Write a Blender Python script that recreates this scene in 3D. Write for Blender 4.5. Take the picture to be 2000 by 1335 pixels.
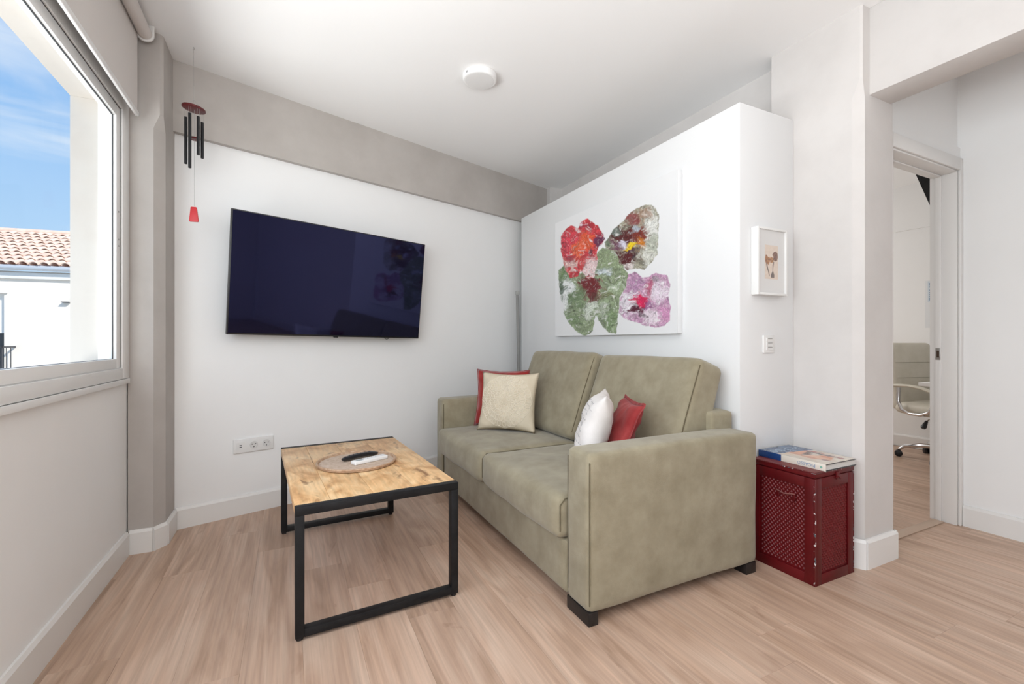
import bpy, bmesh, math, random
from mathutils import Vector, Matrix, noise
random.seed(7)
R = math.radians
scene = bpy.context.scene
for o in list(bpy.data.objects): bpy.data.objects.remove(o, do_unlink=True)
C = scene.collection

# ------------------------------------------------------------------ camera
CAMH = 1.05
YAW = math.atan2(434, 889)
cam = bpy.data.cameras.new('camera'); cam.sensor_width = 36.0; cam.lens = 36.0 * 889 / 2000
cam.clip_start = 0.05; cam.clip_end = 300
cam_o = bpy.data.objects.new('camera', cam); C.objects.link(cam_o)
cam_o.location = (0, 0, CAMH); cam_o.rotation_euler = (R(90), 0, -YAW)
scene.camera = cam_o

# ------------------------------------------------------------------ world: blue sky with thin cirrus
world = bpy.data.worlds.new('sky'); scene.world = world; world.use_nodes = True
wn = world.node_tree.nodes; wl = world.node_tree.links; wn.clear()
w_out = wn.new('ShaderNodeOutputWorld'); w_bg = wn.new('ShaderNodeBackground')
w_tc = wn.new('ShaderNodeTexCoord'); w_sep = wn.new('ShaderNodeSeparateXYZ')
wl.new(w_tc.outputs['Generated'], w_sep.inputs[0])
w_rampz = wn.new('ShaderNodeValToRGB')
w_rampz.color_ramp.elements[0].position = 0.0; w_rampz.color_ramp.elements[0].color = (0.60, 0.80, 0.98, 1)
w_rampz.color_ramp.elements[1].position = 0.62; w_rampz.color_ramp.elements[1].color = (0.10, 0.36, 0.86, 1)
wl.new(w_sep.outputs['Z'], w_rampz.inputs[0])
w_map = wn.new('ShaderNodeMapping'); w_map.inputs['Scale'].default_value = (1.6, 1.6, 9.0)
w_map.inputs['Rotation'].default_value = (R(9), R(-7), 0)
w_noise = wn.new('ShaderNodeTexNoise'); w_noise.inputs['Scale'].default_value = 1.7
w_noise.inputs['Detail'].default_value = 7; w_noise.inputs['Distortion'].default_value = 0.5
wl.new(w_tc.outputs['Generated'], w_map.inputs[0]); wl.new(w_map.outputs[0], w_noise.inputs['Vector'])
w_rampc = wn.new('ShaderNodeValToRGB')
w_rampc.color_ramp.elements[0].position = 0.47; w_rampc.color_ramp.elements[0].color = (0, 0, 0, 1)
w_rampc.color_ramp.elements[1].position = 0.80; w_rampc.color_ramp.elements[1].color = (0.85, 0.85, 0.85, 1)
wl.new(w_noise.outputs['Fac'], w_rampc.inputs[0])
w_mix = wn.new('ShaderNodeMixRGB'); w_mix.inputs[2].default_value = (0.95, 0.97, 1.0, 1)
wl.new(w_rampc.outputs[0], w_mix.inputs[0]); wl.new(w_rampz.outputs[0], w_mix.inputs[1])
wl.new(w_mix.outputs[0], w_bg.inputs[0]); w_bg.inputs[1].default_value = 0.75
wl.new(w_bg.outputs[0], w_out.inputs[0])

# ------------------------------------------------------------------ sun, window daylight and added fill lamps
def sun(name, direction_from, energy, color, angle=0.6):
    d = bpy.data.lights.new(name, 'SUN'); d.energy = energy; d.color = color; d.angle = R(angle)
    o = bpy.data.objects.new(name, d); C.objects.link(o)
    o.rotation_euler = Vector(direction_from).to_track_quat('Z', 'Y').to_euler(); o.location = (0, 0, 8)
    return o
sun('sun', (0.50, -0.62, 0.62), 3.3, (1.0, 0.95, 0.88))
def area(name, loc, aim, sx, sy, power, color):
    d = bpy.data.lights.new(name, 'AREA'); d.shape = 'RECTANGLE'; d.size = sx; d.size_y = sy
    d.energy = power; d.color = color
    o = bpy.data.objects.new(name, d); C.objects.link(o); o.location = loc
    o.rotation_euler = (Vector(aim)).to_track_quat('-Z', 'Y').to_euler()
    return o
area('daylight_side_windows', (-0.80, 0.40, 1.56), (1, 0.32, 0.0), 2.3, 1.1, 39, (0.955, 0.98, 1.0))
area('street_bounce_fill', (-2.3, 1.5, 0.25), (1, 0.1, 1.0), 2.4, 1.3, 62, (1.0, 0.985, 0.965))  # added unseen lamp outside, lifts the ceiling like light off the street
area('rear_fill', (0.2, -2.70, 1.35), (0, 1, 0.5), 2.0, 2.0, 20, (0.97, 0.985, 1.0))  # added fill lamp behind the camera, no window built there
area('ceiling_fill', (0.5, -0.50, 1.5), (0, 0.01, 1), 1.5, 1.3, 21.5, (0.97, 0.985, 1.0))  # added fill panel behind the camera, aimed up to brighten the ceiling
area('office_fill', (4.2, 3.90, 1.55), (0, -1, 0), 1.8, 1.2, 18, (1.0, 0.98, 0.95))  # added fill lamp out of sight in the office, wall has no window
vs = scene.view_settings
vs.view_transform = 'Standard'; vs.look = 'None'; vs.exposure = 0.48; vs.gamma = 1.0; vs.use_curve_mapping = False

# ------------------------------------------------------------------ helpers: rays of the photograph -> real places
CS, SN = math.cos(YAW), math.sin(YAW)
def ray(u, v):
    cx = (u - 1000) / 889.0
    return Vector((cx * CS + SN, -cx * SN + CS, -(v - 667.5) / 889.0))
EYE = Vector((0, 0, CAMH))
def at_x(u, v, x): r = ray(u, v); return EYE + r * (x / r.x)
def at_y(u, v, y): r = ray(u, v); return EYE + r * (y / r.y)
def at_z(u, v, z): r = ray(u, v); return EYE + r * ((z - CAMH) / r.z)
def at_plane(u, v, p, n):
    r = ray(u, v); p = Vector(p); n = Vector(n); return EYE + r * ((p - EYE).dot(n) / r.dot(n))
def s2l(c):
    c = c / 255.0
    return c / 12.92 if c <= 0.04045 else ((c + 0.055) / 1.055) ** 2.4
def rgb(r, g, b): return (s2l(r), s2l(g), s2l(b))

# ------------------------------------------------------------------ materials
MATS = {}
def mat(name, col, rough=0.5, metal=0.0, col2=None, nscale=8.0, ndetail=4.0, stretch=None, lo=0.35, hi=0.65,
        bump=0.0, bscale=120.0, spec=0.5, coat=0.0, sheen=0.0, rand=0.0):
    if name in MATS: return MATS[name]
    m = bpy.data.materials.new(name); m.use_nodes = True
    nt = m.node_tree; n = nt.nodes; l = nt.links
    b = n['Principled BSDF']
    b.inputs['Base Color'].default_value = (*col, 1); b.inputs['Roughness'].default_value = rough
    b.inputs['Metallic'].default_value = metal; b.inputs['Specular IOR Level'].default_value = spec
    b.inputs['Coat Weight'].default_value = coat; b.inputs['Sheen Weight'].default_value = sheen
    tc = n.new('ShaderNodeTexCoord'); vec = tc.outputs['Object']
    if rand > 0:
        oi = n.new('ShaderNodeObjectInfo'); add = n.new('ShaderNodeVectorMath'); add.operation = 'MULTIPLY_ADD'
        comb = n.new('ShaderNodeCombineXYZ'); l.new(oi.outputs['Random'], comb.inputs[0]); l.new(oi.outputs['Random'], comb.inputs[1]); l.new(oi.outputs['Random'], comb.inputs[2])
        add.inputs[1].default_value = (37.0, 53.0, 71.0); l.new(comb.outputs[0], add.inputs[0]); l.new(vec, add.inputs[2])
        vec = add.outputs[0]
    if stretch:
        mp = n.new('ShaderNodeMapping'); mp.inputs['Scale'].default_value = stretch
        l.new(vec, mp.inputs[0]); svec = mp.outputs[0]
    else: svec = vec
    outc = None
    if col2 is not None:
        tx = n.new('ShaderNodeTexNoise'); tx.inputs['Scale'].default_value = nscale; tx.inputs['Detail'].default_value = ndetail
        tx.inputs['Roughness'].default_value = 0.6
        l.new(svec, tx.inputs['Vector'])
        rp = n.new('ShaderNodeValToRGB'); rp.color_ramp.elements[0].position = lo; rp.color_ramp.elements[1].position = hi
        rp.color_ramp.elements[0].color = (*col, 1); rp.color_ramp.elements[1].color = (*col2, 1)
        l.new(tx.outputs['Fac'], rp.inputs[0]); outc = rp.outputs[0]
        l.new(outc, b.inputs['Base Color'])
    if bump > 0:
        bx = n.new('ShaderNodeTexNoise'); bx.inputs['Scale'].default_value = bscale; bx.inputs['Detail'].default_value = 3
        l.new(svec if stretch else vec, bx.inputs['Vector'])
        bp = n.new('ShaderNodeBump'); bp.inputs['Strength'].default_value = bump; bp.inputs['Distance'].default_value = 0.004
        l.new(bx.outputs['Fac'], bp.inputs['Height']); l.new(bp.outputs[0], b.inputs['Normal'])
    MATS[name] = m
    return m
def wood(name, c1, c2, c3, knots, rough, axis_stretch, tone=0.2, rand=True, kscale=2.2, klo=0.70):
    """long-grained wood: broad figure, fine grain, a few knots, a tone of its own for each board"""
    m = bpy.data.materials.new(name); m.use_nodes = True
    nt = m.node_tree; n = nt.nodes; l = nt.links; b = n['Principled BSDF']
    b.inputs['Roughness'].default_value = rough; b.inputs['Specular IOR Level'].default_value = 0.35
    tc = n.new('ShaderNodeTexCoord'); oi = n.new('ShaderNodeObjectInfo')
    comb = n.new('ShaderNodeCombineXYZ')
    for k in range(3): l.new(oi.outputs['Random'], comb.inputs[k])
    add = n.new('ShaderNodeVectorMath'); add.operation = 'MULTIPLY_ADD'; add.inputs[1].default_value = (41.0, 67.0, 29.0)
    l.new(comb.outputs[0], add.inputs[0]); l.new(tc.outputs['Object'], add.inputs[2])
    def tex(stretch, scale, detail, dist=0.0):
        mp = n.new('ShaderNodeMapping'); mp.inputs['Scale'].default_value = stretch; l.new(add.outputs[0], mp.inputs[0])
        t = n.new('ShaderNodeTexNoise'); t.inputs['Scale'].default_value = scale; t.inputs['Detail'].default_value = detail
        t.inputs['Distortion'].default_value = dist; l.new(mp.outputs[0], t.inputs['Vector']); return t.outputs['Fac']
    sx, sy = axis_stretch
    broad = tex((sx * 1.0, sy * 1.0, 1), 1.0, 5, 1.6)
    fine = tex((sx * 9.0, sy * 1.6, 1), 1.0, 4, 0.4)
    rp = n.new('ShaderNodeValToRGB'); e = rp.color_ramp.elements
    e[0].position = 0.30; e[0].color = (*c1, 1); e[1].position = 0.72; e[1].color = (*c3, 1)
    e2 = rp.color_ramp.elements.new(0.5); e2.color = (*c2, 1)
    l.new(broad, rp.inputs[0])
    fr = n.new('ShaderNodeMapRange'); fr.inputs[1].default_value = 0.3; fr.inputs[2].default_value = 0.7
    fr.inputs[3].default_value = 0.82; fr.inputs[4].default_value = 1.09; l.new(fine, fr.inputs[0])
    mul = n.new('ShaderNodeVectorMath'); mul.operation = 'SCALE'; l.new(rp.outputs[0], mul.inputs[0]); l.new(fr.outputs[0], mul.inputs['Scale'])
    tn = n.new('ShaderNodeMapRange'); tn.inputs[3].default_value = 1 - tone / 2; tn.inputs[4].default_value = 1 + tone / 2
    l.new(oi.outputs['Random'], tn.inputs[0])
    mul2 = n.new('ShaderNodeVectorMath'); mul2.operation = 'SCALE'; l.new(mul.outputs[0], mul2.inputs[0]); l.new(tn.outputs[0], mul2.inputs['Scale'])
    kn = tex((kscale * 2.6, kscale, 1), 1.5, 3, 0.9)
    kr = n.new('ShaderNodeValToRGB'); kr.color_ramp.elements[0].position = klo; kr.color_ramp.elements[1].position = klo + 0.10
    kr.color_ramp.elements[0].color = (0, 0, 0, 1); kr.color_ramp.elements[1].color = (0.75, 0.75, 0.75, 1)
    l.new(kn, kr.inputs[0])
    mx = n.new('ShaderNodeMixRGB'); mx.inputs[2].default_value = (*knots, 1)
    l.new(kr.outputs[0], mx.inputs[0]); l.new(mul2.outputs[0], mx.inputs[1]); l.new(mx.outputs[0], b.inputs['Base Color'])
    bp = n.new('ShaderNodeBump'); bp.inputs['Strength'].default_value = 0.12; bp.inputs['Distance'].default_value = 0.002
    l.new(fine, bp.inputs['Height']); l.new(bp.outputs[0], b.inputs['Normal'])
    return m
def printed(name, rough=0.6, bump=0.0):
    """flat print or paint carried by the mesh's own colour attribute"""
    m = bpy.data.materials.new(name); m.use_nodes = True; n = m.node_tree.nodes; l = m.node_tree.links
    b = n['Principled BSDF']; b.inputs['Roughness'].default_value = rough
    a = n.new('ShaderNodeVertexColor'); a.layer_name = 'paint'; l.new(a.outputs['Color'], b.inputs['Base Color'])
    if bump:
        tc = n.new('ShaderNodeTexCoord'); t = n.new('ShaderNodeTexNoise'); t.inputs['Scale'].default_value = 90
        l.new(tc.outputs['Object'], t.inputs['Vector']); bp = n.new('ShaderNodeBump'); bp.inputs['Strength'].default_value = bump
        bp.inputs['Distance'].default_value = 0.003; l.new(t.outputs['Fac'], bp.inputs['Height']); l.new(bp.outputs[0], b.inputs['Normal'])
    return m

WHITE = mat('white wall paint', (0.86, 0.857, 0.85), 0.75, col2=(0.88, 0.877, 0.87), nscale=1.5, bump=0.05, bscale=60)
CEIL = mat('white ceiling paint', (0.90, 0.893, 0.886), 0.8, bump=0.03, bscale=50)
GREIGE = mat('greige hand-trowelled plaster', (0.455, 0.42, 0.39), 0.8, col2=(0.51, 0.475, 0.445), nscale=3.5, ndetail=6, bump=0.22, bscale=14)
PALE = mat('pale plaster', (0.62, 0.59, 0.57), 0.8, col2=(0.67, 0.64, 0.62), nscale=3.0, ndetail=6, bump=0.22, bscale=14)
SKIRT = mat('white satin skirting', (0.80, 0.785, 0.765), 0.38)
FRAMEW = mat('white lacquered aluminium', (0.88, 0.875, 0.865), 0.35)
GASKET = mat('black rubber gasket', (0.05, 0.055, 0.06), 0.6)
BLACKM = mat('black painted steel', (0.008, 0.008, 0.009), 0.5, col2=(0.014, 0.014, 0.015), nscale=20, bump=0.05, bscale=80, spec=0.25)
BLACKP = mat('black plastic', (0.012, 0.012, 0.014), 0.35)
CHROME = mat('chrome', (0.75, 0.75, 0.76), 0.12, 1.0)
STEEL = mat('brushed steel', (0.50, 0.49, 0.47), 0.35, 1.0)
WPLAST = mat('white plastic', (0.80, 0.79, 0.775), 0.35)
FABRIC = mat('olive beige microfibre', rgb(132, 122, 99), 0.92, col2=rgb(166, 157, 134), nscale=9.0, ndetail=12, lo=0.22, hi=0.78, bump=0.25, bscale=420, spec=0.15, sheen=0.25)
PIPING = mat('olive seam thread', rgb(104, 95, 76), 0.9, spec=0.1)
LEGW = mat('black stained wood', (0.012, 0.010, 0.010), 0.4)

# ------------------------------------------------------------------ mesh helpers
class MB:
    def __init__(s): s.v = []; s.f = []
    def add(s, v, f):
        o = len(s.v); s.v += [tuple(p) for p in v]; s.f += [tuple(i + o for i in q) for q in f]; return s
    def box(s, x0, x1, y0, y1, z0, z1, M=None):
        v = [Vector((x, y, z)) for z in (z0, z1) for y in (y0, y1) for x in (x0, x1)]
        if M: v = [M @ p for p in v]
        return s.add(v, [(0, 2, 3, 1), (4, 5, 7, 6), (0, 1, 5, 4), (2, 6, 7, 3), (0, 4, 6, 2), (1, 3, 7, 5)])
    def prism(s, pts, z0, z1, pts2=None):
        """plan polygon (counter-clockwise) raised from z0 to z1"""
        n = len(pts); p2 = pts2 or pts
        v = [(x, y, z0) for x, y in pts] + [(x, y, z1) for x, y in p2]
        f = [tuple(reversed(range(n))), tuple(range(n, 2 * n))] + [(i, (i + 1) % n, n + (i + 1) % n, n + i) for i in range(n)]
        return s.add(v, f)
    def poly(s, pts3, d):
        """planar outline pushed along vector d"""
        n = len(pts3); d = Vector(d); v = [Vector(p) for p in pts3] + [Vector(p) + d for p in pts3]
        f = [tuple(range(n)), tuple(reversed(range(n, 2 * n)))] + [((i + 1) % n, i, n + i, n + (i + 1) % n) for i in range(n)]
        return s.add(v, f)
    def tube(s, path, r, seg=10, closed=False, caps=True):
        path = [Vector(p) for p in path]; n = len(path); rings = []; v = []; f = []
        up = None
        for i in range(n):
            a = path[(i - 1) % n] if (closed or i > 0) else path[i]
            b = path[(i + 1) % n] if (closed or i < n - 1) else path[i]
            t = (b - a).normalized()
            if up is None:
                up = Vector((0, 0, 1)) if abs(t.z) < 0.9 else Vector((1, 0, 0))
            sd = t.cross(up)
            if sd.length < 1e-5: sd = t.orthogonal()
            sd.normalize(); up = sd.cross(t).normalized()
            rr = r[i] if isinstance(r, (list, tuple)) else r
            for k in range(seg):
                a_ = 2 * math.pi * k / seg
                v.append(path[i] + sd * (math.cos(a_) * rr) + up * (math.sin(a_) * rr))
        m = n if closed else n - 1
        for i in range(m):
            j = (i + 1) % n
            for k in range(seg):
                k2 = (k + 1) % seg
                f.append((i * seg + k, i * seg + k2, j * seg + k2, j * seg + k))
        if caps and not closed:
            f.append(tuple(reversed(range(seg)))); f.append(tuple(range((n - 1) * seg, n * seg)))
        return s.add(v, f)
    def lathe(s, prof, seg=32, M=None):
        """profile of (radius, z) from bottom to top turned about Z"""
        v = []; f = []; n = len(prof)
        for r, z in prof:
            for k in range(seg):
                a = 2 * math.pi * k / seg; p = Vector((r * math.cos(a), r * math.sin(a), z)); v.append(M @ p if M else p)
        for i in range(n - 1):
            for k in range(seg):
                k2 = (k + 1) % seg; f.append((i * seg + k, i * seg + k2, (i + 1) * seg + k2, (i + 1) * seg + k))
        f.append(tuple(reversed(range(seg)))); f.append(tuple(range((n - 1) * seg, n * seg)))
        return s.add(v, f)
    def build(s, name, m, parent=None, smooth=False, bevel=0.0, bseg=2, M=None, angle=35):
        me = bpy.data.meshes.new(name); me.from_pydata(s.v, [], s.f)
        bm = bmesh.new(); bm.from_mesh(me)
        bmesh.ops.recalc_face_normals(bm, faces=bm.faces)
        if bevel > 0:
            ed = [e for e in bm.edges if len(e.link_faces) == 2 and e.calc_face_angle(0) > R(30)]
            bmesh.ops.bevel(bm, geom=ed, offset=bevel, offset_type='OFFSET', segments=bseg, profile=0.5, affect='EDGES', clamp_overlap=True)
        if M: bm.transform(M)
        bm.to_mesh(me); bm.free()
        if smooth or bevel > 0:
            me.shade_smooth()
            try: me.set_sharp_from_angle(angle=R(angle if not bevel else 40))
            except Exception: pass
        me.materials.append(m)
        o = bpy.data.objects.new(name, me); C.objects.link(o)
        if parent: o.parent = parent
        return o
def box(x0, x1, y0, y1, z0, z1): return MB().box(x0, x1, y0, y1, z0, z1)
def tag(o, label, cat=None, group=None):
    o['label'] = label
    if cat: o['category'] = cat
    if group: o['group'] = group
    return o
def thing(name, loc, rz, label, cat, group=None):
    o = bpy.data.objects.new(name, None); C.objects.link(o); o.location = loc; o.rotation_euler = (0, 0, rz); o.empty_display_size = 0.1
    return tag(o, label, cat, group)
def struct(o, label=None):
    o['kind'] = 'structure'
    if label: o['label'] = label
    return o
def sempty(name, label=None):
    o = bpy.data.objects.new(name, None); C.objects.link(o); return struct(o, label)
def rounded(lx, ly, lz, r, n=14, puff=(0, 0, 0), wrinkle=0.0, seed=0.0, fpow=1.0):
    """soft upholstery block centred at the origin: rounded edges, faces swollen by puff"""
    bm = bmesh.new(); bmesh.ops.create_cube(bm, size=2.0)
    bmesh.ops.subdivide_edges(bm, edges=bm.edges, cuts=n - 1, use_grid_fill=True)
    h = Vector((lx / 2, ly / 2, lz / 2))
    for v in bm.verts:
        q = Vector((v.co.x * h.x, v.co.y * h.y, v.co.z * h.z))
        # push samples towards the edges so that the rounding is well resolved
        for k in range(3):
            c = v.co[k]; q[k] = h[k] * math.copysign(1 - (1 - abs(c)) ** 1.35, c)
        inner = Vector([max(-(h[k] - r), min(h[k] - r, q[k])) for k in range(3)])
        d = q - inner
        if d.length > 1e-9: q = inner + d.normalized() * r
        n_ = [q[k] / h[k] for k in range(3)]
        for k in range(3):
            a, b_ = (k + 1) % 3, (k + 2) % 3
            w = max(0.0, 1 - n_[a] ** 2) * max(0.0, 1 - n_[b_] ** 2)
            q[k] += puff[k] * (w ** fpow) * max(-1, min(1, n_[k] * 1.05))
        if wrinkle:
            nv = noise.noise_vector(Vector((q.x * 5 + seed, q.y * 5, q.z * 5)))
            q += nv * wrinkle
        v.co = q
    return bm
def soft(name, bm, m, parent, loc=(0, 0, 0), rot=(0, 0, 0)):
    bmesh.ops.recalc_face_normals(bm, faces=bm.faces)
    me = bpy.data.meshes.new(name); bm.to_mesh(me); bm.free(); me.shade_smooth(); me.materials.append(m)
    o = bpy.data.objects.new(name, me); C.objects.link(o); o.parent = parent; o.location = loc; o.rotation_euler = rot
    return o
def rrect(w, h, r, n=5):
    pts = []
    for cx, cy, a0 in ((w / 2 - r, h / 2 - r, 0), (-w / 2 + r, h / 2 - r, 90), (-w / 2 + r, -h / 2 + r, 180), (w / 2 - r, -h / 2 + r, 270)):
        for k in range(n + 1):
            a = R(a0 + 90 * k / n); pts.append((cx + r * math.cos(a), cy + r * math.sin(a)))
    return pts
def color_grid(name, nu, nv, pos, colf, m, parent=None):
    """fine grid whose corners carry colour: paint on canvas, print on paper"""
    v = []; cols = []
    for j in range(nv + 1):
        for i in range(nu + 1):
            a, b = i / nu, j / nv; v.append(pos(a, b)); cols.append(colf(a, b))
    f = [(j * (nu + 1) + i, j * (nu + 1) + i + 1, (j + 1) * (nu + 1) + i + 1, (j + 1) * (nu + 1) + i) for j in range(nv) for i in range(nu)]
    me = bpy.data.meshes.new(name); me.from_pydata([tuple(p) for p in v], [], f)
    at = me.color_attributes.new('paint', 'FLOAT_COLOR', 'POINT')
    flat = []
    for c in cols: flat += [c[0], c[1], c[2], 1.0]
    at.data.foreach_set('color', flat)
    me.materials.append(m); o = bpy.data.objects.new(name, me); C.objects.link(o)
    if parent: o.parent = parent
    return o
def fbm(x, y, s=0.0, o=4): return noise.fractal(Vector((x, y, s)), 0.9, 2.1, o)
def mixc(a, b, t):
    t = max(0.0, min(1.0, t)); return tuple(a[k] * (1 - t) + b[k] * t for k in range(3))
def sstep(a, b, x):
    t = max(0.0, min(1.0, (x - a) / (b - a))); return t * t * (3 - 2 * t)
def poly_sd(poly, x, y):
    """signed distance to a polygon, positive inside"""
    inside = False; best = 1e18; n = len(poly)
    for i in range(n):
        x1, y1 = poly[i]; x2, y2 = poly[(i + 1) % n]
        if (y1 > y) != (y2 > y) and x < (x2 - x1) * (y - y1) / (y2 - y1) + x1: inside = not inside
        dx, dy = x2 - x1, y2 - y1; t = ((x - x1) * dx + (y - y1) * dy) / (dx * dx + dy * dy + 1e-12)
        t = max(0, min(1, t)); ex, ey = x - x1 - t * dx, y - y1 - t * dy; best = min(best, ex * ex + ey * ey)
    return math.sqrt(best) * (1 if inside else -1)

# ================================================================== THE ROOM
ZC = 2.61                       # ceiling
XW = -0.725                     # inner face of the window wall
TH = R(17.7)                    # the wall with the television stands askew to the window wall
TX, TY = math.cos(TH), math.sin(TH)
P0 = Vector((-0.58, 3.12, 0)); T = Vector((TX, TY, 0)); N = Vector((TY, -TX, 0))      # along the wall, out into the room
def tvw(s, off, z): return P0 + T * s + N * off + Vector((0, 0, z))

# floor: each board a piece
floor = struct(box(-0.9, 5.75, -2.9, 4.25, -0.06, -0.0082).build('floor', mat('screed', (0.16, 0.11, 0.08), 0.9)), 'light oak plank floor')
OAK = wood('light oak planks', rgb(174, 144, 122), rgb(194, 164, 143), rgb(207, 181, 161), rgb(140, 108, 86), 0.42, (9.0, 1.3), tone=0.11, klo=0.69)
PW, PL = 0.183, 1.22
def plank_mesh(w, l):
    b = MB().box(-w / 2 + 0.00015, w / 2 - 0.00015, -l / 2 + 0.00015, l / 2 - 0.00015, -0.008, 0.0)
    return b
proto = plank_mesh(PW, PL).build('plank', OAK, floor, bevel=0.0003, bseg=1)
first = True
known = {-1: 2.893, 0: 2.60, 1: 2.30, 9: 1.075, 10: 0.62, 2: 2.05}
k0 = -5
row = -4
while True:
    xc = -0.143 + PW * (row + 0.5)
    if xc > 5.6: break
    y0 = known.get(row, ((row * 0.471) % 1.0) * PL)
    j = -math.ceil((y0 + 2.8) / PL)
    while True:
        yc = y0 + PL * (j + 0.5)
        if yc - PL / 2 > 4.0: break
        if first: o = proto; first = False
        else:
            o = proto.copy(); C.objects.link(o); o.parent = floor
        o.location = (xc, yc, 0)
        j += 1
    row += 1

struct(box(-0.9, 5.75, -2.9, 4.25, ZC, ZC + 0.12).build('ceiling', CEIL), 'white ceiling')

# window wall with its band of openings
wl_ = MB()
WY1, WY0, WZ0, WZ1 = 2.72, -2.2, 0.93, 2.165
wl_.box(-0.89, XW, -2.9, 3.25, 0, WZ0); wl_.box(-0.89, XW, -2.9, 3.25, WZ1, ZC)
wl_.box(-0.89, XW, WY1, 3.25, WZ0, WZ1); wl_.box(-0.89, XW, -2.9, WY0, WZ0, WZ1)
struct(wl_.build('wall_left', mat('window wall paint', (0.87, 0.862, 0.852), 0.75, col2=(0.89, 0.882, 0.872), nscale=1.5, bump=0.05, bscale=60)), 'white wall below and around window')
# wall carrying the television, and the beam above it
wb = MB(); a0, a1 = -0.35, 3.55
wb.prism([tuple(tvw(a0, 0, 0).xy), tuple(tvw(a1, 0, 0).xy), tuple(tvw(a1, -0.15, 0).xy), tuple(tvw(a0, -0.15, 0).xy)], 0, ZC)
struct(wb.build('wall_back', WHITE), 'white wall behind the television')
bb = MB()
bb.prism([tuple(tvw(-0.1, 0.037, 0).xy), tuple(tvw(3.3, 0.037, 0).xy), tuple(tvw(3.3, -0.05, 0).xy), tuple(tvw(-0.1, -0.05, 0).xy)], 2.216, ZC)
struct(bb.build('beam_back', GREIGE), 'greige ceiling beam above the television wall')
# corner column by the window: chamfered corner that dies out near the top
cf = [(-0.72, 2.857), (-0.618, 2.857), (-0.580, 2.915), (-0.580, 3.16), (-0.72, 3.16)]
cu = [(-0.72, 2.857), (-0.592, 2.857), (-0.580, 2.875), (-0.580, 3.16), (-0.72, 3.16)]
cl = MB(); cl.prism(cf, 0, 2.13); cl.prism(cf, 2.13, 2.20, cu); cl.prism(cu, 2.20, ZC)
struct(cl.build('column_left', GREIGE, smooth=True, angle=25), 'greige plaster corner column between window and television wall')
# free-standing partition
XP, YP0, YP1, ZP = 1.96, 1.498, 3.815, 2.213
struct(box(XP, 2.374, YP0, YP1, 0, ZP).build('wall_partition', mat('bright white partition paint', (0.78, 0.78, 0.78), 0.7, bump=0.03, bscale=60), bevel=0.003), 'white freestanding partition wall behind the sofa')
# wall behind the partition, right column, header beam
struct(box(2.488, 2.64, 1.45, 4.25, 0, ZC).build('wall_behind', PALE), 'pale wall strip seen above the partition')
struct(box(2.36, 2.52, 3.96, 4.2, 0, ZC).build('column_back', PALE), 'small pale column in the far ceiling corner')
rf = [(2.64, 1.18), (2.64, 1.62), (2.375, 1.62), (2.375, 1.222), (2.398, 1.18)]
ru = [(2.64, 1.18), (2.64, 1.62), (2.375, 1.62), (2.375, 1.190), (2.381, 1.18)]
cr = MB(); cr.prism(rf, 0, 2.19); cr.prism(rf, 2.19, 2.27, ru); cr.prism(ru, 2.27, ZC)
struct(cr.build('column_right', PALE, smooth=True, angle=25), 'pale plaster column beside the passage')
struct(box(2.437, 2.625, -2.9, 1.185, 2.205, ZC).build('beam_right', PALE, bevel=0.004), 'pale header beam over the passage opening')
# passage: door wall, right wall; rear wall behind the camera
DX0, DX1, DY, DZ = 2.70, 3.452, 1.235, 2.045
dw = MB(); dw.box(2.64, DX0, DY, DY + 0.10, 0, ZC); dw.box(DX1, 5.75, DY, DY + 0.10, 0, ZC); dw.box(DX0, DX1, DY, DY + 0.10, DZ, ZC)
dw.box(2.64, 3.47, DY - 0.012, DY, 2.105, 2.165)
struct(dw.build('wall_door', WHITE), 'white wall around the office doorway')
struct(box(3.47, 3.60, -2.9, DY, 0, ZC).build('wall_right', WHITE), 'white wall right of the passage')
rw = MB(); rw.box(-0.89, 3.6, -2.9, -2.78, 0, ZC)
struct(rw.build('wall_rear', WHITE), 'white rear wall')
# office shell
struct(box(5.56, 5.70, DY, 4.25, 0, ZC).build('wall_office', WHITE), 'white office wall behind the chair')
struct(box(5.535, 5.57, DY + 0.1, 4.1, 2.165, ZC).build('beam_office', WHITE), 'white office beam')
struct(box(2.64, 5.7, 4.08, 4.25, 0, ZC).build('wall_office_far', WHITE), 'white far office wall')

# skirtings
def skirt_profile_box(b, p, q, out, h=0.118, t=0.015):
    """straight skirting from p to q (xy), proud by t towards out, with a small sloped top"""
    p = Vector((*p, 0)); q = Vector((*q, 0)); o = Vector((*out, 0)).normalized()
    prof = [(0.0005, 0), (t, 0), (t, h - 0.014), (t * 0.55, h), (0.0005, h)]
    v = [p + o * a + Vector((0, 0, z)) for a, z in prof] + [q + o * a + Vector((0, 0, z)) for a, z in prof]
    n = len(prof); b.add(v, [tuple(range(n)), tuple(reversed(range(n, 2 * n)))] + [((i + 1) % n, i, n + i, n + (i + 1) % n) for i in range(n)])
sk = MB(); skirt_profile_box(sk, (XW, -2.7), (XW, 2.838), (1, 0))
struct(sk.build('baseboard_left', SKIRT), 'white baseboard under the window')
sk = MB(); a = tvw(0.006, 0, 0); b_ = tvw(2.68, 0, 0); skirt_profile_box(sk, a.xy, b_.xy, N.xy)
struct(sk.build('baseboard_back', SKIRT), 'white baseboard under the television wall')
cb = sempty('baseboard_column_left', 'white baseboard pieces around corner column')
for p, q, out in (((-0.712, 2.857), (-0.620, 2.857), (0, -1)), ((-0.624, 2.8545), (-0.5815, 2.912), (0.838, -0.546)), ((-0.580, 2.912), (-0.580, 3.098), (1, 0))):
    sk = MB(); skirt_profile_box(sk, p, q, out); sk.build('baseboard_piece', SKIRT, cb)
cb = sempty('baseboard_column_right', 'white baseboard around the passage column')
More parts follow.
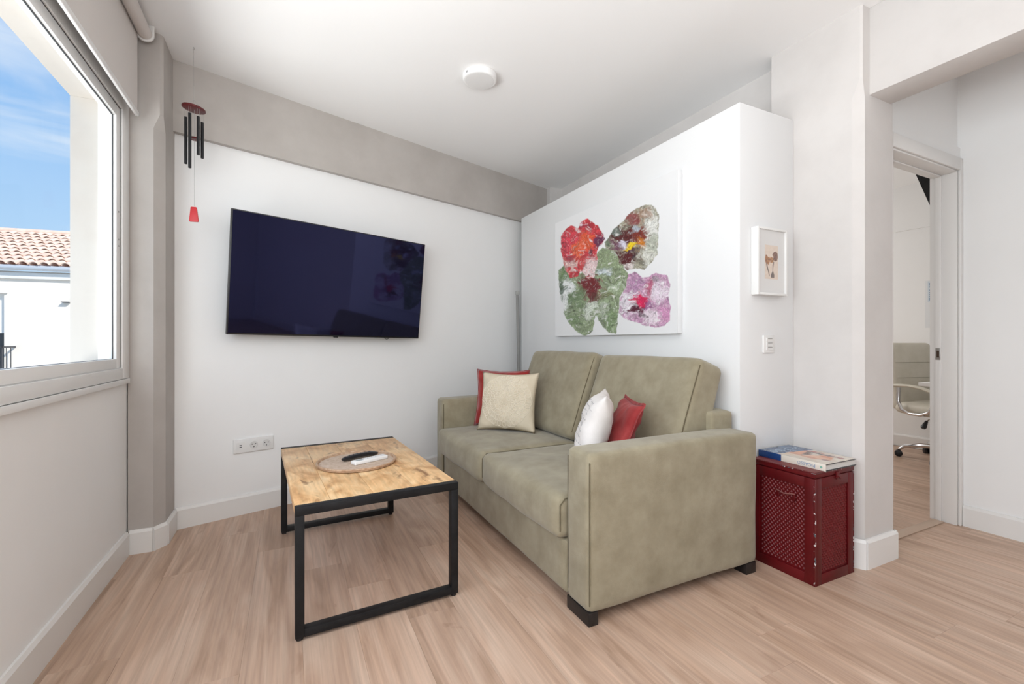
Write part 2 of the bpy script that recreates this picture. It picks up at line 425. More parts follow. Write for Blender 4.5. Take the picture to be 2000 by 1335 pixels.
for p, q, out in (((2.375, 1.222), (2.375, 1.50), (-1, 0)), ((2.396, 1.174), (2.3715, 1.2185), (-0.877, -0.48)), ((2.392, 1.18), (2.656, 1.18), (0, -1)), ((2.64, 1.165), (2.64, 1.208), (1, 0))):
    sk = MB(); skirt_profile_box(sk, p, q, out, h=0.135, t=0.017); sk.build('baseboard_piece', SKIRT, cb)
sk = MB(); skirt_profile_box(sk, (3.47, -2.7), (3.47, 1.208), (-1, 0))
struct(sk.build('baseboard_right', SKIRT), 'white baseboard along the passage wall')
sk = MB(); skirt_profile_box(sk, (5.56, 1.4), (5.56, 4.05), (-1, 0))
struct(sk.build('baseboard_office', SKIRT), 'white baseboard in the office')

# ------------------------------------------------------------------ window
win = sempty('window_1', 'white aluminium sliding window with clear panes')
FX0, FX1 = -0.79, -0.713
def frame_rect(b, x0, x1, y0, y1, z0, z1, wl, wr, wb_, wt):
    b.box(x0, x1, y0, y0 + wl, z0, z1); b.box(x0, x1, y1 - wr, y1, z0, z1)
    b.box(x0, x1, y0 + wl, y1 - wr, z0, z0 + wb_); b.box(x0, x1, y0 + wl, y1 - wr, z1 - wt, z1)
b = MB(); frame_rect(b, XW + 0.0005, FX1, WY0 - 0.1, 2.849, 0.874, 2.245, 0.09, 0.092, 0.051, 0.09); b.build('outer_frame', FRAMEW, win, bevel=0.003)
b = MB(); frame_rect(b, FX0, XW - 0.0005, WY0 + 0.002, WY1 - 0.002, 0.931, WZ1 - 0.001, 0.012, 0.012, 0.012, 0.012); b.build('frame_lining', FRAMEW, win)
box(XW + 0.0005, FX1 + 0.006, WY0 - 0.1, 2.845, 0.848, 0.872).build('sill_strip', FRAMEW, win, bevel=0.002)
GLASS = bpy.data.materials.new('clear window glass'); GLASS.use_nodes = True
g = GLASS.node_tree; g.nodes.clear()
go = g.nodes.new('ShaderNodeOutputMaterial'); gt = g.nodes.new('ShaderNodeBsdfTransparent'); gg = g.nodes.new('ShaderNodeBsdfGlossy'); gm = g.nodes.new('ShaderNodeMixShader')
gg.inputs['Roughness'].default_value = 0.0; gt.inputs[0].default_value = (0.97, 0.985, 0.985, 1); gm.inputs[0].default_value = 0.012
g.links.new(gt.outputs[0], gm.inputs[1]); g.links.new(gg.outputs[0], gm.inputs[2]); g.links.new(gm.outputs[0], go.inputs[0])
for i, (y0, y1) in enumerate(((1.06, 2.752), (-0.55, 1.10), (-2.10, -0.51))):
    x0, x1 = (-0.762, -0.722) if i != 1 else (-0.785, -0.764)
    b = MB(); frame_rect(b, x0, x1, y0, y1, 0.928, 2.152, 0.05, 0.05, 0.044, 0.05); s_ = b.build('sash', FRAMEW, win, bevel=0.003)
    b = MB(); frame_rect(b, (x0 + x1) / 2 + 0.0032, (x0 + x1) / 2 + 0.0075, y0 + 0.0495, y1 - 0.0495, 0.9715, 2.1025, 0.004, 0.004, 0.002, 0.004); b.build('gasket', GASKET, s_)
    box((x0 + x1) / 2 - 0.003, (x0 + x1) / 2 + 0.003, y0 + 0.049, y1 - 0.049, 0.970, 2.104).build('pane', GLASS, s_)
b = MB(); b.box(-0.7235, -0.7222, 2.7525, 2.7572, 0.93, 2.152); b.box(-0.7235, -0.7222, 1.1, 2.757, 2.1525, 2.1565); b.build('groove_seal', GASKET, win)
for z in (1.50, 1.53, 1.66):
    MB().lathe([(0.004, 0), (0.004, 0.002), (0.002, 0.003)], 10, Matrix.Translation((-0.722, 2.727, z)) @ Matrix.Rotation(R(90), 4, 'Y')).build('screw', STEEL, win, smooth=True)

EXT = mat('weathered render toned down', (0.56, 0.52, 0.475), 0.9, col2=(0.50, 0.44, 0.385), nscale=2.5, ndetail=6, lo=0.45, hi=0.8, bump=0.15, bscale=20)  # stained outside render, its base darkened to offset fill lamps on the reveal
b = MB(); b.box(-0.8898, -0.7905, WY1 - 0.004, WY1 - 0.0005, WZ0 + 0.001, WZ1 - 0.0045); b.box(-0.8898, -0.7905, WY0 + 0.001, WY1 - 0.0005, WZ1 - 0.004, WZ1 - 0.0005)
struct(b.build('trim_2', EXT), 'weathered plaster reveal outside the window, darkened to offset fill light')
# ------------------------------------------------------------------ door frame to the office
door = sempty('door_1', 'white door frame of the office with open doorway')
JX = 3.452
b = MB(); b.box(JX - 0.022, JX - 0.0005, DY - 0.012, DY + 0.112, 0, DZ + 0.02); b.build('jamb', SKIRT, door, bevel=0.002)
b = MB(); b.box(DX0 + 0.0005, DX0 + 0.022, DY - 0.012, DY + 0.112, 0, DZ + 0.02); b.build('jamb', SKIRT, door, bevel=0.002)
b = MB(); b.box(DX0 + 0.022, JX - 0.022, DY - 0.012, DY + 0.112, DZ - 0.022, DZ - 0.0005); b.build('head_jamb', SKIRT, door, bevel=0.002)
b = MB(); b.box(JX - 0.030, JX - 0.0225, DY + 0.055, DY + 0.085, 0, DZ - 0.022); b.box(DX0 + 0.0225, DX0 + 0.034, DY + 0.045, DY + 0.075, 0, DZ - 0.022); b.box(DX0 + 0.034, JX - 0.030, DY + 0.055, DY + 0.085, DZ - 0.030, DZ - 0.0225); b.build('door_stop', SKIRT, door, bevel=0.002)
b = MB(); b.box(JX - 0.014, JX + 0.0175, DY - 0.026, DY - 0.0125, 0, DZ + 0.055); b.build('casing', SKIRT, door, bevel=0.004)
b = MB(); b.box(2.657, DX0 + 0.008, DY - 0.030, DY - 0.0125, 0, DZ + 0.055); b.build('casing', SKIRT, door, bevel=0.004)
b = MB(); b.box(DX0 + 0.009, JX - 0.0145, DY - 0.026, DY - 0.0125, DZ - 0.014, DZ + 0.055); b.build('head_casing', SKIRT, door, bevel=0.004)
sp = MB(); sp.box(JX - 0.0315, JX - 0.0302, DY + 0.058, DY + 0.082, 0.945, 1.015); so = sp.build('strike_plate', STEEL, door, bevel=0.0006); so['label'] = 'steel strike plate'
MB().box(JX - 0.0322, JX - 0.0316, DY + 0.064, DY + 0.076, 0.960, 0.998).build('latch_hole', mat('dark latch recess', (0.06, 0.035, 0.02), 0.8), so)
struct(box(2.723, JX - 0.031, DY + 0.04, DY + 0.095, 0.0005, 0.006).build('trim_1', mat('oak threshold strip', rgb(190, 165, 145), 0.4), bevel=0.002), 'oak threshold strip in the office doorway')

# ================================================================== THINGS
# ------------------------------------------------------------------ sofa
SX0, SX1, SY0, SY1 = 0.985, 1.928, 1.376, 3.297
sofa = thing('sofa', ((SX0 + SX1) / 2, (SY0 + SY1) / 2, 0), 0, 'olive beige two-seat fabric sofa in front of white partition', 'sofa')
OX, OY = sofa.location.x, sofa.location.y
AW, AH, ZB = 0.152, 0.638, 0.046
def sof(name, x0, x1, y0, y1, z0, z1, r, puff=(0, 0, 0), wr=0.0, n=16, rot=(0, 0, 0), m=FABRIC, seed=0.0, parent=None, fpow=1.0):
    bm = rounded(x1 - x0, y1 - y0, z1 - z0, r, n, puff, wr, seed, fpow)
    return soft(name, bm, m, parent or sofa, ((x0 + x1) / 2 - OX, (y0 + y1) / 2 - OY, (z0 + z1) / 2), rot)
def pipe(pts, parent, r=0.0028, closed=False, name='seam'):
    return MB().tube(pts, r, 6, closed).build(name, PIPING, parent, smooth=True)
arms = []
for y0, y1 in ((SY0, SY0 + AW), (SY1 - AW, SY1)):
    a = sof('armrest', SX0, SX1 - 0.005, y0, y1, ZB, AH, 0.024, (0.004, 0.006, 0.006), 0.0035, 20, seed=y0)
    hx, hy, hz = (SX1 - 0.005 - SX0) / 2, AW / 2, (AH - ZB) / 2
    for s in (-1, 1):                                            # seams up both edges of the arm's front
        e = 0.0075
        pipe([(-hx + e - 0.001, s * (hy - e + 0.0035), -hz + 0.03), (-hx + e - 0.001, s * (hy - e + 0.0035), hz - 0.035)], a, 0.0022)
    arms.append(a)
YI0, YI1 = SY0 + AW + 0.002, SY1 - AW - 0.002
sof('base', SX0 + 0.004, SX1 - 0.02, YI0, YI1, ZB, 0.262, 0.014, (0.004, 0, 0), 0.002, 14)
sof('back_frame', 1.775, SX1, 1.508, SY1 - 0.132, ZB + 0.02, 0.722, 0.022, (0, 0, 0.004), 0.002, 14)
ym = (YI0 + YI1) / 2
for i, (y0, y1) in enumerate(((YI0 + 0.002, ym - 0.003), (ym + 0.003, YI1 - 0.001))):
    s_ = sof('seat_cushion', 0.948, 1.60, y0, y1, 0.264, 0.437, 0.034, (0.022, 0.0, 0.016), 0.006, 22, seed=i * 3.1, fpow=0.7)
    hx, hy, hz = 0.326, (y1 - y0) / 2, 0.0865
    for e in (-1, 1):
        pipe([(-hx + 0.012, e * (hy - 0.0015), -hz + 0.035), (-hx + 0.012, e * (hy - 0.0015), hz - 0.034), (-hx + 0.036, e * (hy - 0.0015), hz - 0.009), (hx - 0.1, e * (hy - 0.0015), hz - 0.006)], s_, 0.0020)
def back_cushion(y0, y1, xb, lean, hgt, th, seed, zb=0.434):
    bm = rounded(th, y1 - y0, hgt, 0.040, 22, (0.018, 0.004, 0.008), 0.005, seed, 0.7)
    for v in bm.verts:                                            # thinner towards the top, like the photograph's wedge
        k = (v.co.z / hgt + 0.5)
        v.co.x = v.co.x * (1.0 - 0.12 * k)
    # bottom front edge stands at xb; cushion leans back
    ca, sa = math.cos(lean), math.sin(lean)
    cx = xb + (th / 2) * ca + (hgt / 2) * sa; cz = zb + (hgt / 2) * ca + 0.0
    c = soft('back_cushion', bm, FABRIC, sofa, (cx - OX, (y0 + y1) / 2 - OY, cz), (0, lean, 0))
    hx, hy, hz = th / 2, (y1 - y0) / 2, hgt / 2
    for e in (-1, 1):
        pipe([(-hx * (1 - 0.06) + 0.012 + 0.0, e * (hy - 0.0070), -hz + 0.04), (-hx * 0.94 + 0.010, e * (hy - 0.0060), 0), (-hx * 0.88 + 0.012, e * (hy - 0.0070), hz - 0.035)], c, 0.0026)
    return c
back_cushion(1.545, 2.322, 1.560, R(19.5), 0.545, 0.200, 2.2)
back_cushion(2.335, YI1 - 0.01, 1.520, R(19.5), 0.560, 0.195, 9.1)
for x0, x1 in ((SX0 + 0.002, SX0 + 0.045), (1.848, 1.912)):
    for y0, y1 in ((SY0 + 0.003, SY0 + AW - 0.002), (SY1 - AW + 0.002, SY1 - 0.003)):
        if x0 > 1.5: y0, y1 = (y0, y0 + 0.065) if y0 < 2 else (y1 - 0.065, y1)
        box(x0 - OX, x1 - OX, y0 - OY, y1 - OY, 0, ZB + 0.004).build('leg', LEGW, sofa, bevel=0.002)

# ------------------------------------------------------------------ pillows
def pillow_mesh(w, h, t, pinch=0.17, n=26, wr=0.009, seed=0.0, flange=0.0):
    bm = bmesh.new(); rows = {}
    for side in (1, -1):
        for j in range(n + 1):
            for i in range(n + 1):
                a, b_ = 2 * i / n - 1, 2 * j / n - 1
                edge = i in (0, n) or j in (0, n)
                if side == -1 and edge: rows[(side, i, j)] = rows[(1, i, j)]; continue
                x = a * w / 2 * (1 - pinch * (1 - b_ * b_) * a * a * 0.55); y = b_ * h / 2 * (1 - pinch * (1 - a * a) * b_ * b_ * 0.55)
                q = (max(0, 1 - a ** 2) * max(0, 1 - b_ ** 2)) ** 0.52
                z = side * t / 2 * q
                nz = noise.noise(Vector((x * 11 + seed, y * 11, side * 2.0))) * wr * 1.6 + noise.noise(Vector((x * 26 + seed, y * 26, side * 5.0))) * wr * 0.6
                rad = noise.noise(Vector((math.atan2(b_, a) * 4 + seed, side * 3.0, 0))) * wr * 2.2 * (abs(a) ** 3 + abs(b_) ** 3) * 0.5 * min(1, q * 2)
                rows[(side, i, j)] = bm.verts.new((x, y, z + (nz + rad) * (1 if not edge else 0.5) ))
    for side in (1, -1):
        for j in range(n):
            for i in range(n):
                q = [rows[(side, i, j)], rows[(side, i + 1, j)], rows[(side, i + 1, j + 1)], rows[(side, i, j + 1)]]
                if side == -1: q.reverse()
                try: bm.faces.new(q)
                except ValueError: pass
    return bm, rows, n
def pillow(name, label, m, bottom_mid, axis, face, lean, w, h, t, group, seed, piping=None, flange=0.0, sink=0.0):
    """axis: horizontal direction of the lower edge; face: horizontal direction the front looks; lean back from vertical"""
    o = thing(name, bottom_mid, 0, label, 'pillow', group)
    ax = Vector((*axis, 0)).normalized(); fc = Vector((*face, 0)).normalized()
    up = Vector((0, 0, math.cos(lean))) - fc * math.sin(lean); nr = ax.cross(up).normalized()
    if nr.dot(fc) < 0: ax = -ax; nr = ax.cross(up).normalized()
    M = Matrix((ax, up, nr)).transposed().to_4x4(); M.translation = up * (h / 2 - sink)
    bm, rows, n = pillow_mesh(w, h, t, seed=seed)
    edge = [rows[(1, i, 0)].co.copy() for i in range(n)] + [rows[(1, n, j)].co.copy() for j in range(n)] + [rows[(1, i, n)].co.copy() for i in range(n, 0, -1)] + [rows[(1, 0, j)].co.copy() for j in range(n, 0, -1)]
    cov = soft('cover', bm, m, o); cov.matrix_local = M
    if piping:
        b = MB()
        if flange:
            v = []; f = []
            for k, p in enumerate(edge):
                d = Vector((p.x, p.y, 0)).normalized() * flange * (1 + 0.25 * noise.noise(p * 30)); q = p + d + Vector((0, 0, 0.006 * noise.noise(p * 25)))
                v += [p + Vector((0, 0, 0.0016)), q + Vector((0, 0, 0.0012)), q - Vector((0, 0, 0.0012)), p - Vector((0, 0, 0.0016))]
            K = len(edge)
            for k in range(K):
                a, c = 4 * k, 4 * ((k + 1) % K)
                f += [(a, c, c + 1, a + 1), (a + 1, c + 1, c + 2, a + 2), (a + 2, c + 2, c + 3, a + 3)]
            b.add(v, f); pp = b.build('flange', piping, o, smooth=True)
        else:
            b.tube(edge, 0.0035, 6, True); pp = b.build('piping', piping, o, smooth=True)
        pp.matrix_local = M
    return o, M, cov
RED = mat('brick red velvet', rgb(142, 36, 34), 0.85, col2=rgb(168, 56, 52), nscale=12, ndetail=4, bump=0.15, bscale=300, spec=0.15, sheen=0.35)
RED2 = mat('coral red velvet', rgb(138, 44, 45), 0.85, col2=rgb(164, 68, 67), nscale=10, ndetail=4, bump=0.15, bscale=300, spec=0.15, sheen=0.12)
# beige cover: embroidered rosette as relief in the weave
BEIGE = mat('beige linen', rgb(208, 194, 170), 0.9, col2=rgb(218, 206, 184), nscale=9, bump=0.2, bscale=350, spec=0.1)
EMB = mat('cream embroidery thread', rgb(232, 222, 204), 0.8, spec=0.15)
WHT = mat('white cotton', rgb(220, 214, 210), 0.9, col2=rgb(230, 225, 222), nscale=9, bump=0.12, bscale=300, spec=0.1)
ZS = 0.455
pillow('throw_pillow', 'large brick red pillow behind the beige embroidered pillow', RED, (1.338, 2.930, ZS), (0.72, -0.70), (-0.70, -0.72), R(9), 0.40, 0.405, 0.13, 'pillows on the sofa', 1.0, RED, 0.004, sink=0.004)
bp_, Mb, cov = pillow('throw_pillow', 'beige embroidered pillow leaning at far end of the sofa', BEIGE, (1.295, 2.752, ZS), (0.71, -0.71), (-0.71, -0.71), R(15), 0.415, 0.405, 0.15, 'pillows on the sofa', 4.0, None, sink=0.004)
# embroidery: rings of looped stitches lying on the cover
def cover_z(x, y, w, h, t):
    a, b_ = x / (w / 2), y / (h / 2); return t / 2 * (max(0, 1 - a * a) * max(0, 1 - b_ * b_)) ** 0.52
dg = bpy.context.evaluated_depsgraph_get()
from mathutils.bvhtree import BVHTree
me_ = cov.data; bvh = BVHTree.FromPolygons([v.co.copy() for v in me_.vertices], [tuple(p.vertices) for p in me_.polygons])
eb = MB()
def stitch(pts, r=0.0020):
    out = []
    for x, y in pts:
        hit = bvh.ray_cast(Vector((x, y, 0.3)), Vector((0, 0, -1)))
        if hit[0] is None: return
        out.append(hit[0] + Vector((0, 0, 0.0006)))
    eb.tube(out, r, 4)
for ring, (rad, cnt, ln, wd) in enumerate(((0.018, 8, 0.022, 0.007), (0.046, 14, 0.026, 0.009), (0.076, 20, 0.028, 0.011), (0.108, 24, 0.030, 0.013), (0.142, 28, 0.030, 0.014))):
    for k in range(cnt):
        th = 2 * math.pi * (k + 0.5 * (ring % 2)) / cnt
        c, s = math.cos(th), math.sin(th)
        loop = []
        for q in range(9):
            t_ = 2 * math.pi * q / 8; u = rad + ln / 2 - ln / 2 * math.cos(t_) ; w_ = wd * math.sin(t_) * 0.9
            loop.append((u * c - w_ * s, u * s + w_ * c))
        stitch(loop)
for rad in (0.044, 0.074, 0.106, 0.140, 0.176):
    pts = []
    for q in range(65):
        th = 2 * math.pi * q / 64; rr = rad + 0.003 * math.cos(th * 16); pts.append((rr * math.cos(th), rr * math.sin(th)))
    stitch(pts, 0.0018)
emb = eb.build('embroidery', EMB, bp_, smooth=True); emb.matrix_local = Mb; emb['kind'] = 'stuff'
# white pillow with faint script print on its front
wp, Mw, wc = pillow('throw_pillow', 'white pillow with faint script print between beige and small red pillow', WHT, (1.238, 1.785, ZS), (0.60, 0.80), (-0.80, 0.60), R(17), 0.37, 0.385, 0.150, 'pillows on the sofa', 7.0, None, sink=0.004)
wb_ = BVHTree.FromPolygons([v.co.copy() for v in wc.data.vertices], [tuple(p.vertices) for p in wc.data.polygons])
scr = MB(); rs = random.Random(5)
for line in range(11):
    y = 0.135 - line * 0.027; x = -0.125 + rs.random() * 0.03
    while x < 0.125:
        ln = 0.006 + rs.random() * 0.016
        pts = []
        for q in range(5):
            xx, yy = x + ln * q / 4, y + (rs.random() - 0.5) * 0.010
            hit = wb_.ray_cast(Vector((xx, yy, 0.3)), Vector((0, 0, -1)))
            if hit[0] is not None: pts.append(hit[0] + Vector((0, 0, 0.0003)))
        if len(pts) == 5: scr.tube(pts, 0.0007, 4)
        x += ln + 0.006 + rs.random() * 0.010
so_ = scr.build('script_print', mat('grey ink', rgb(150, 148, 150), 0.8), wp, smooth=True); so_.matrix_local = Mw; so_['kind'] = 'stuff'
pillow('throw_pillow', 'small coral red pillow nearest the sofa arm at the right', RED2, (1.372, 1.780, ZS), (0.45, 0.893), (-0.893, 0.45), R(24), 0.345, 0.345, 0.115, 'pillows on the sofa', 11.0, RED2, 0.016, sink=0.004)

# ------------------------------------------------------------------ coffee table
tb = thing('coffee_table', (0.292, 2.30, 0), R(3.3), 'mango wood coffee table with black steel sled frames', 'table')
MANGO = wood('mango wood boards', rgb(196, 146, 98), rgb(226, 184, 134), rgb(238, 206, 162), rgb(118, 78, 50), 0.42, (8.0, 4.5), tone=0.08, kscale=4.2, klo=0.62)
TW, TL, TZ, RAIL = 0.612, 1.052, 0.47, 0.034
seams = [-TW / 2, -0.185, -0.03, 0.13, TW / 2]
for i in range(4):
    box(seams[i] + 0.0003, seams[i + 1] - 0.0003, -TL / 2 + RAIL + 0.0005, TL / 2 - RAIL - 0.0005, TZ - 0.034, TZ - 0.001).build('board', MANGO, tb, bevel=0.0012)
for e in (-1, 1):
    y0, y1 = (-TL / 2, -TL / 2 + RAIL) if e < 0 else (TL / 2 - RAIL, TL / 2)
    box(-TW / 2, TW / 2, y0, y1, TZ - 0.030, TZ).build('top_rail', BLACKM, tb, bevel=0.0015)
    for s in (-1, 1):
        xa, xb_ = (-TW / 2, -TW / 2 + 0.030) if s < 0 else (TW / 2 - 0.030, TW / 2)
        box(xa, xb_, y0, y1, 0.012, TZ - 0.0302).build('leg', BLACKM, tb, bevel=0.0015)
        MB().lathe([(0.012, 0.0), (0.012, 0.009), (0.008, 0.012)], 14, Matrix.Translation(((xa + xb_) / 2, (y0 + y1) / 2, 0))).build('foot', BLACKP, tb, smooth=True)
    box(-TW / 2 + 0.0302, TW / 2 - 0.0302, y0, y1, 0.012, 0.040).build('bottom_rail', BLACKM, tb, bevel=0.0015)
# tray
TRC = mat('woven rattan', rgb(166, 132, 104), 0.8, col2=rgb(196, 168, 142), nscale=60, bump=0.4, bscale=140)
TRI = mat('pale woven tray lining', rgb(184, 160, 140), 0.8, col2=rgb(204, 184, 166), nscale=70, bump=0.3, bscale=160)
ty = thing('round_tray', (0.290, 2.293, TZ + 0.0005), R(8), 'round shallow woven tray on the coffee table', 'tray')
MB().lathe([(0.170, 0.0), (0.172, 0.006), (0.168, 0.007)], 64).build('base', TRI, ty, smooth=True)
rim = MB()
for k in range(2):
    rim.tube([((0.175 + 0.003 * k) * math.cos(a * math.pi / 48), (0.175 + 0.003 * k) * math.sin(a * math.pi / 48), 0.0055 + 0.0062 * k) for a in range(96)], 0.0050, 8, True)
rim.build('rim', TRC, ty, smooth=True)
# remotes on the tray
a, b_ = at_z(672, 897, TZ + 0.02), at_z(734, 884, TZ + 0.02); d = (b_ - a); yaw = math.atan2(d.y, d.x)
rm = thing('remote_control', ((a.x + b_.x) / 2, (a.y + b_.y) / 2 + 0.006, TZ + 0.008), yaw, 'black curved remote control on the tray', 'remote')
L = 0.185
prof = [(-L / 2 + L * k / 16) for k in range(17)]
rb = MB(); v = []; f = []
for k, x in enumerate(prof):
    q = abs(2 * k / 16 - 1); w = 0.0185 * (1 - 0.30 * q ** 6); zc = 0.011 + 0.006 * (1 - q * q) ; hh = 0.008 * (1 - 0.4 * q ** 8)
    for (yy, zz) in ((-w, -hh * 0.2), (-w * 0.7, -hh), (w * 0.7, -hh), (w, -hh * 0.2), (w * 0.95, hh * 0.7), (w * 0.6, hh), (-w * 0.6, hh), (-w * 0.95, hh * 0.7)):
        v.append((x, yy, zc + zz))
for k in range(16):
    for j in range(8): f.append((8 * k + j, 8 * k + (j + 1) % 8, 8 * (k + 1) + (j + 1) % 8, 8 * (k + 1) + j))
f += [tuple(reversed(range(8))), tuple(range(128, 136))]
rb.add(v, f).build('body', BLACKP, rm, smooth=True, angle=60)
KEY = mat('grey rubber keys', (0.05, 0.05, 0.055), 0.5)
for i in range(7):
    x = -0.075 + i * 0.021; q = abs(x) * 2 / L
    for y in (-0.009, 0.0, 0.009):
        z = 0.019 + 0.006 * (1 - q * q)
        MB().lathe([(0.003, -0.001), (0.003, 0.0008), (0.002, 0.0012)], 8, Matrix.Translation((x, y, z))).build('button', KEY, rm, smooth=True)
a, b_ = at_z(690, 905, TZ + 0.015), at_z(753, 891, TZ + 0.015); d = b_ - a; yaw = math.atan2(d.y, d.x)
rm = thing('remote_control', ((a.x + b_.x) / 2, (a.y + b_.y) / 2 + 0.004, TZ + 0.008), yaw, 'white slim remote control with small screen on the tray', 'remote')
box(-0.088, 0.088, -0.021, 0.021, 0, 0.017).build('body', WPLAST, rm, bevel=0.004, bseg=3)
box(-0.070, -0.038, -0.012, 0.012, 0.0168, 0.0176).build('display', mat('grey display', rgb(150, 158, 160), 0.2), rm)
for i in range(3): MB().lathe([(0.004, 0.0165), (0.004, 0.0178)], 10, Matrix.Translation((-0.012 + i * 0.022, 0, 0))).build('button', mat('pale grey keys', rgb(205, 205, 203), 0.5), rm)

# ------------------------------------------------------------------ television
tc_ = tvw(0.878, 0.142, 1.4435)
tv = thing('television', tc_, 0, 'large black flat television tilted on the white wall', 'television')
tv.rotation_euler = (R(6.3), R(0.8), TH)
W2, H2 = 0.6435, 0.3605
box(-W2, W2, 0.0, 0.028, -H2, H2).build('casing', BLACKP, tv, bevel=0.003)
SCR = bpy.data.materials.new('dark glossy screen'); SCR.use_nodes = True; sb = SCR.node_tree.nodes['Principled BSDF']
sb.inputs['Base Color'].default_value = (0.0035, 0.0035, 0.011, 1); sb.inputs['Roughness'].default_value = 0.045
sb.inputs['Specular IOR Level'].default_value = 0.7; sb.inputs['Specular Tint'].default_value = (0.42, 0.44, 1.0, 1)
box(-W2 + 0.007, W2 - 0.007, -0.0012, -0.0002, -H2 + 0.011, H2 - 0.007).build('screen', SCR, tv)
box(-0.014, 0.014, 0.002, 0.02, -H2 - 0.006, -H2 - 0.0002).build('sensor', BLACKP, tv, bevel=0.001)
box(-0.25, 0.25, 0.0285, 0.055, -0.24, 0.14).build('rear_housing', BLACKP, tv, bevel=0.006)
b = MB(); b.box(-0.16, -0.12, 0.0555, 0.100, -0.16, 0.14); b.box(0.12, 0.16, 0.0555, 0.100, -0.16, 0.14); b.box(-0.2, 0.2, 0.1002, 0.118, -0.06, 0.0); b.build('wall_mount', BLACKM, tv)
pts = [(0.392 + 0.042 * (k / 12.0 * 2 - 1), 0.035, -H2 + 0.03 - 0.043 * math.sin(math.pi * k / 12)) for k in range(13)]
MB().tube(pts, 0.0022, 6).build('cable', BLACKP, tv, smooth=True)

# ------------------------------------------------------------------ triple wall socket
pc = at_plane(495, 867, tvw(0, 0, 0), N)
sk_ = thing('wall_socket', (pc.x, pc.y, pc.z), TH, 'white triple wall socket plate left of the coffee table', 'socket')
b = MB(); b.poly([(x, -0.0005, z) for x, z in rrect(0.222, 0.083, 0.004)], (0, -0.010, 0)); b.build('plate', WPLAST, sk_, bevel=0.0015)
HOLE = mat('dark socket recess', (0.03, 0.03, 0.03), 0.6); DISH = mat('socket dish plastic', (0.70, 0.69, 0.675), 0.4)
for x in (0.0, 0.071):
    Ms = Matrix.Translation((x, -0.0106, 0)) @ Matrix.Rotation(R(90), 4, 'X')
    s_ = MB().lathe([(0.0225, 0.0), (0.0225, 0.0025), (0.0195, 0.0030), (0.0190, 0.0006), (0.001, 0.0006)], 32, Ms).build('socket', DISH, sk_, smooth=True)
    for hx, hz in ((-0.0095, 0.004), (0.0095, 0.004), (0.0, -0.013)):
        MB().lathe([(0.0032, 0.0004), (0.0032, 0.0014)], 12, Matrix.Translation((x + hx, -0.0106, hz)) @ Matrix.Rotation(R(90), 4, 'X')).build('pin_hole', HOLE, s_)
us = MB(); us.poly([(-0.073 + x, -0.0107, z) for x, z in rrect(0.044, 0.044, 0.002)], (0, -0.0012, 0)); us = us.build('usb_module', WPLAST, sk_)
for z in (0.005, -0.005): box(-0.079, -0.067, -0.0125, -0.0120, z - 0.0022, z + 0.0022).build('usb_port', HOLE, us)

# ------------------------------------------------------------------ wind chime
hk = at_z(378.5, 92, ZC); hk = Vector((hk.x, hk.y, ZC))
dp = hk.x * SN + hk.y * CS
def zz(v): return CAMH - (v - 667.5) / 889.0 * dp
wc_ = thing('wind_chime', (hk.x, hk.y, zz(433)), R(-10), 'wind chime with dark red disc and black tubes hanging near window', 'wind chime')
z0 = zz(433)
CORD = mat('grey nylon cord', (0.35, 0.34, 0.33), 0.6); DRED = mat('dark red stained wood', rgb(70, 12, 16), 0.4, col2=rgb(98, 26, 28), nscale=30, stretch=(1, 6, 1)); SAIL = mat('bright red sail', rgb(186, 44, 48), 0.5)
MB().tube([(0, 0, zz(94) - z0), (0, 0, zz(168) - z0)], 0.0006, 5).build('nylon_line', CORD, wc_)
hk_ = [(0.006 * math.sin(t * 0.6), 0, ZC - z0 - 0.002 - 0.004 * t) for t in range(4)]
MB().tube([(0, 0, ZC - z0), (0, 0, ZC - z0 - 0.007), (0.004, 0, ZC - z0 - 0.011), (0.0, 0, ZC - z0 - 0.016), (-0.004, 0, ZC - z0 - 0.012)], 0.0013, 6).build('ceiling_hook', STEEL, wc_, smooth=True)
MB().tube([(0, 0, zz(168) - z0), (0, 0, zz(196) - z0)], 0.0014, 6).build('hanger', STEEL, wc_)
dz = zz(212) - z0
b = MB()
for k in range(3):
    a = 2 * math.pi * k / 3; b.tube([(0, 0, zz(195) - z0), (0.035 * math.cos(a), 0.035 * math.sin(a), dz + 0.004)], 0.0006, 5)
b.build('suspension_cord', CORD, wc_)
Md = Matrix.Translation((0, 0, dz)) @ Matrix.Rotation(R(7), 4, 'Y')
MB().lathe([(0.049, -0.006), (0.053, -0.004), (0.054, 0.0), (0.053, 0.004), (0.049, 0.006)], 40, Md).build('disc', DRED, wc_, smooth=True)
for k, (a, top, bot) in enumerate(((168, 229, 320), (264, 228, 333), (317, 231, 305), (42, 233, 304), (134, 230, 312))):
    x, y = 0.0405 * math.cos(R(a)), 0.0405 * math.sin(R(a))
    tube_ = MB()
    seg = 16; v = []; f = []
    zt, zb_ = zz(top) - z0, zz(bot) - z0
    for (r_, z_) in ((0.0072, zt), (0.0072, zb_), (0.0058, zb_), (0.0058, zt)):
        for q in range(seg): v.append((x + r_ * math.cos(2 * math.pi * q / seg), y + r_ * math.sin(2 * math.pi * q / seg), z_))
    for i in range(4):
        for q in range(seg): f.append((i * seg + q, i * seg + (q + 1) % seg, ((i + 1) % 4) * seg + (q + 1) % seg, ((i + 1) % 4) * seg + q))
    tb_ = tube_.add(v, f).build('tube', mat('dark anodised tube', (0.022, 0.022, 0.024), 0.3, 0.6), wc_, smooth=True)
    c = MB(); zd = dz - 0.006 - 0.12 * x
    for s in (-1, 1): c.tube([(x + 0.0066 * s, y, zt - 0.012), (x + 0.004 * s, y, zd)], 0.0005, 4)
    c.build('tube_cord', CORD, tb_)
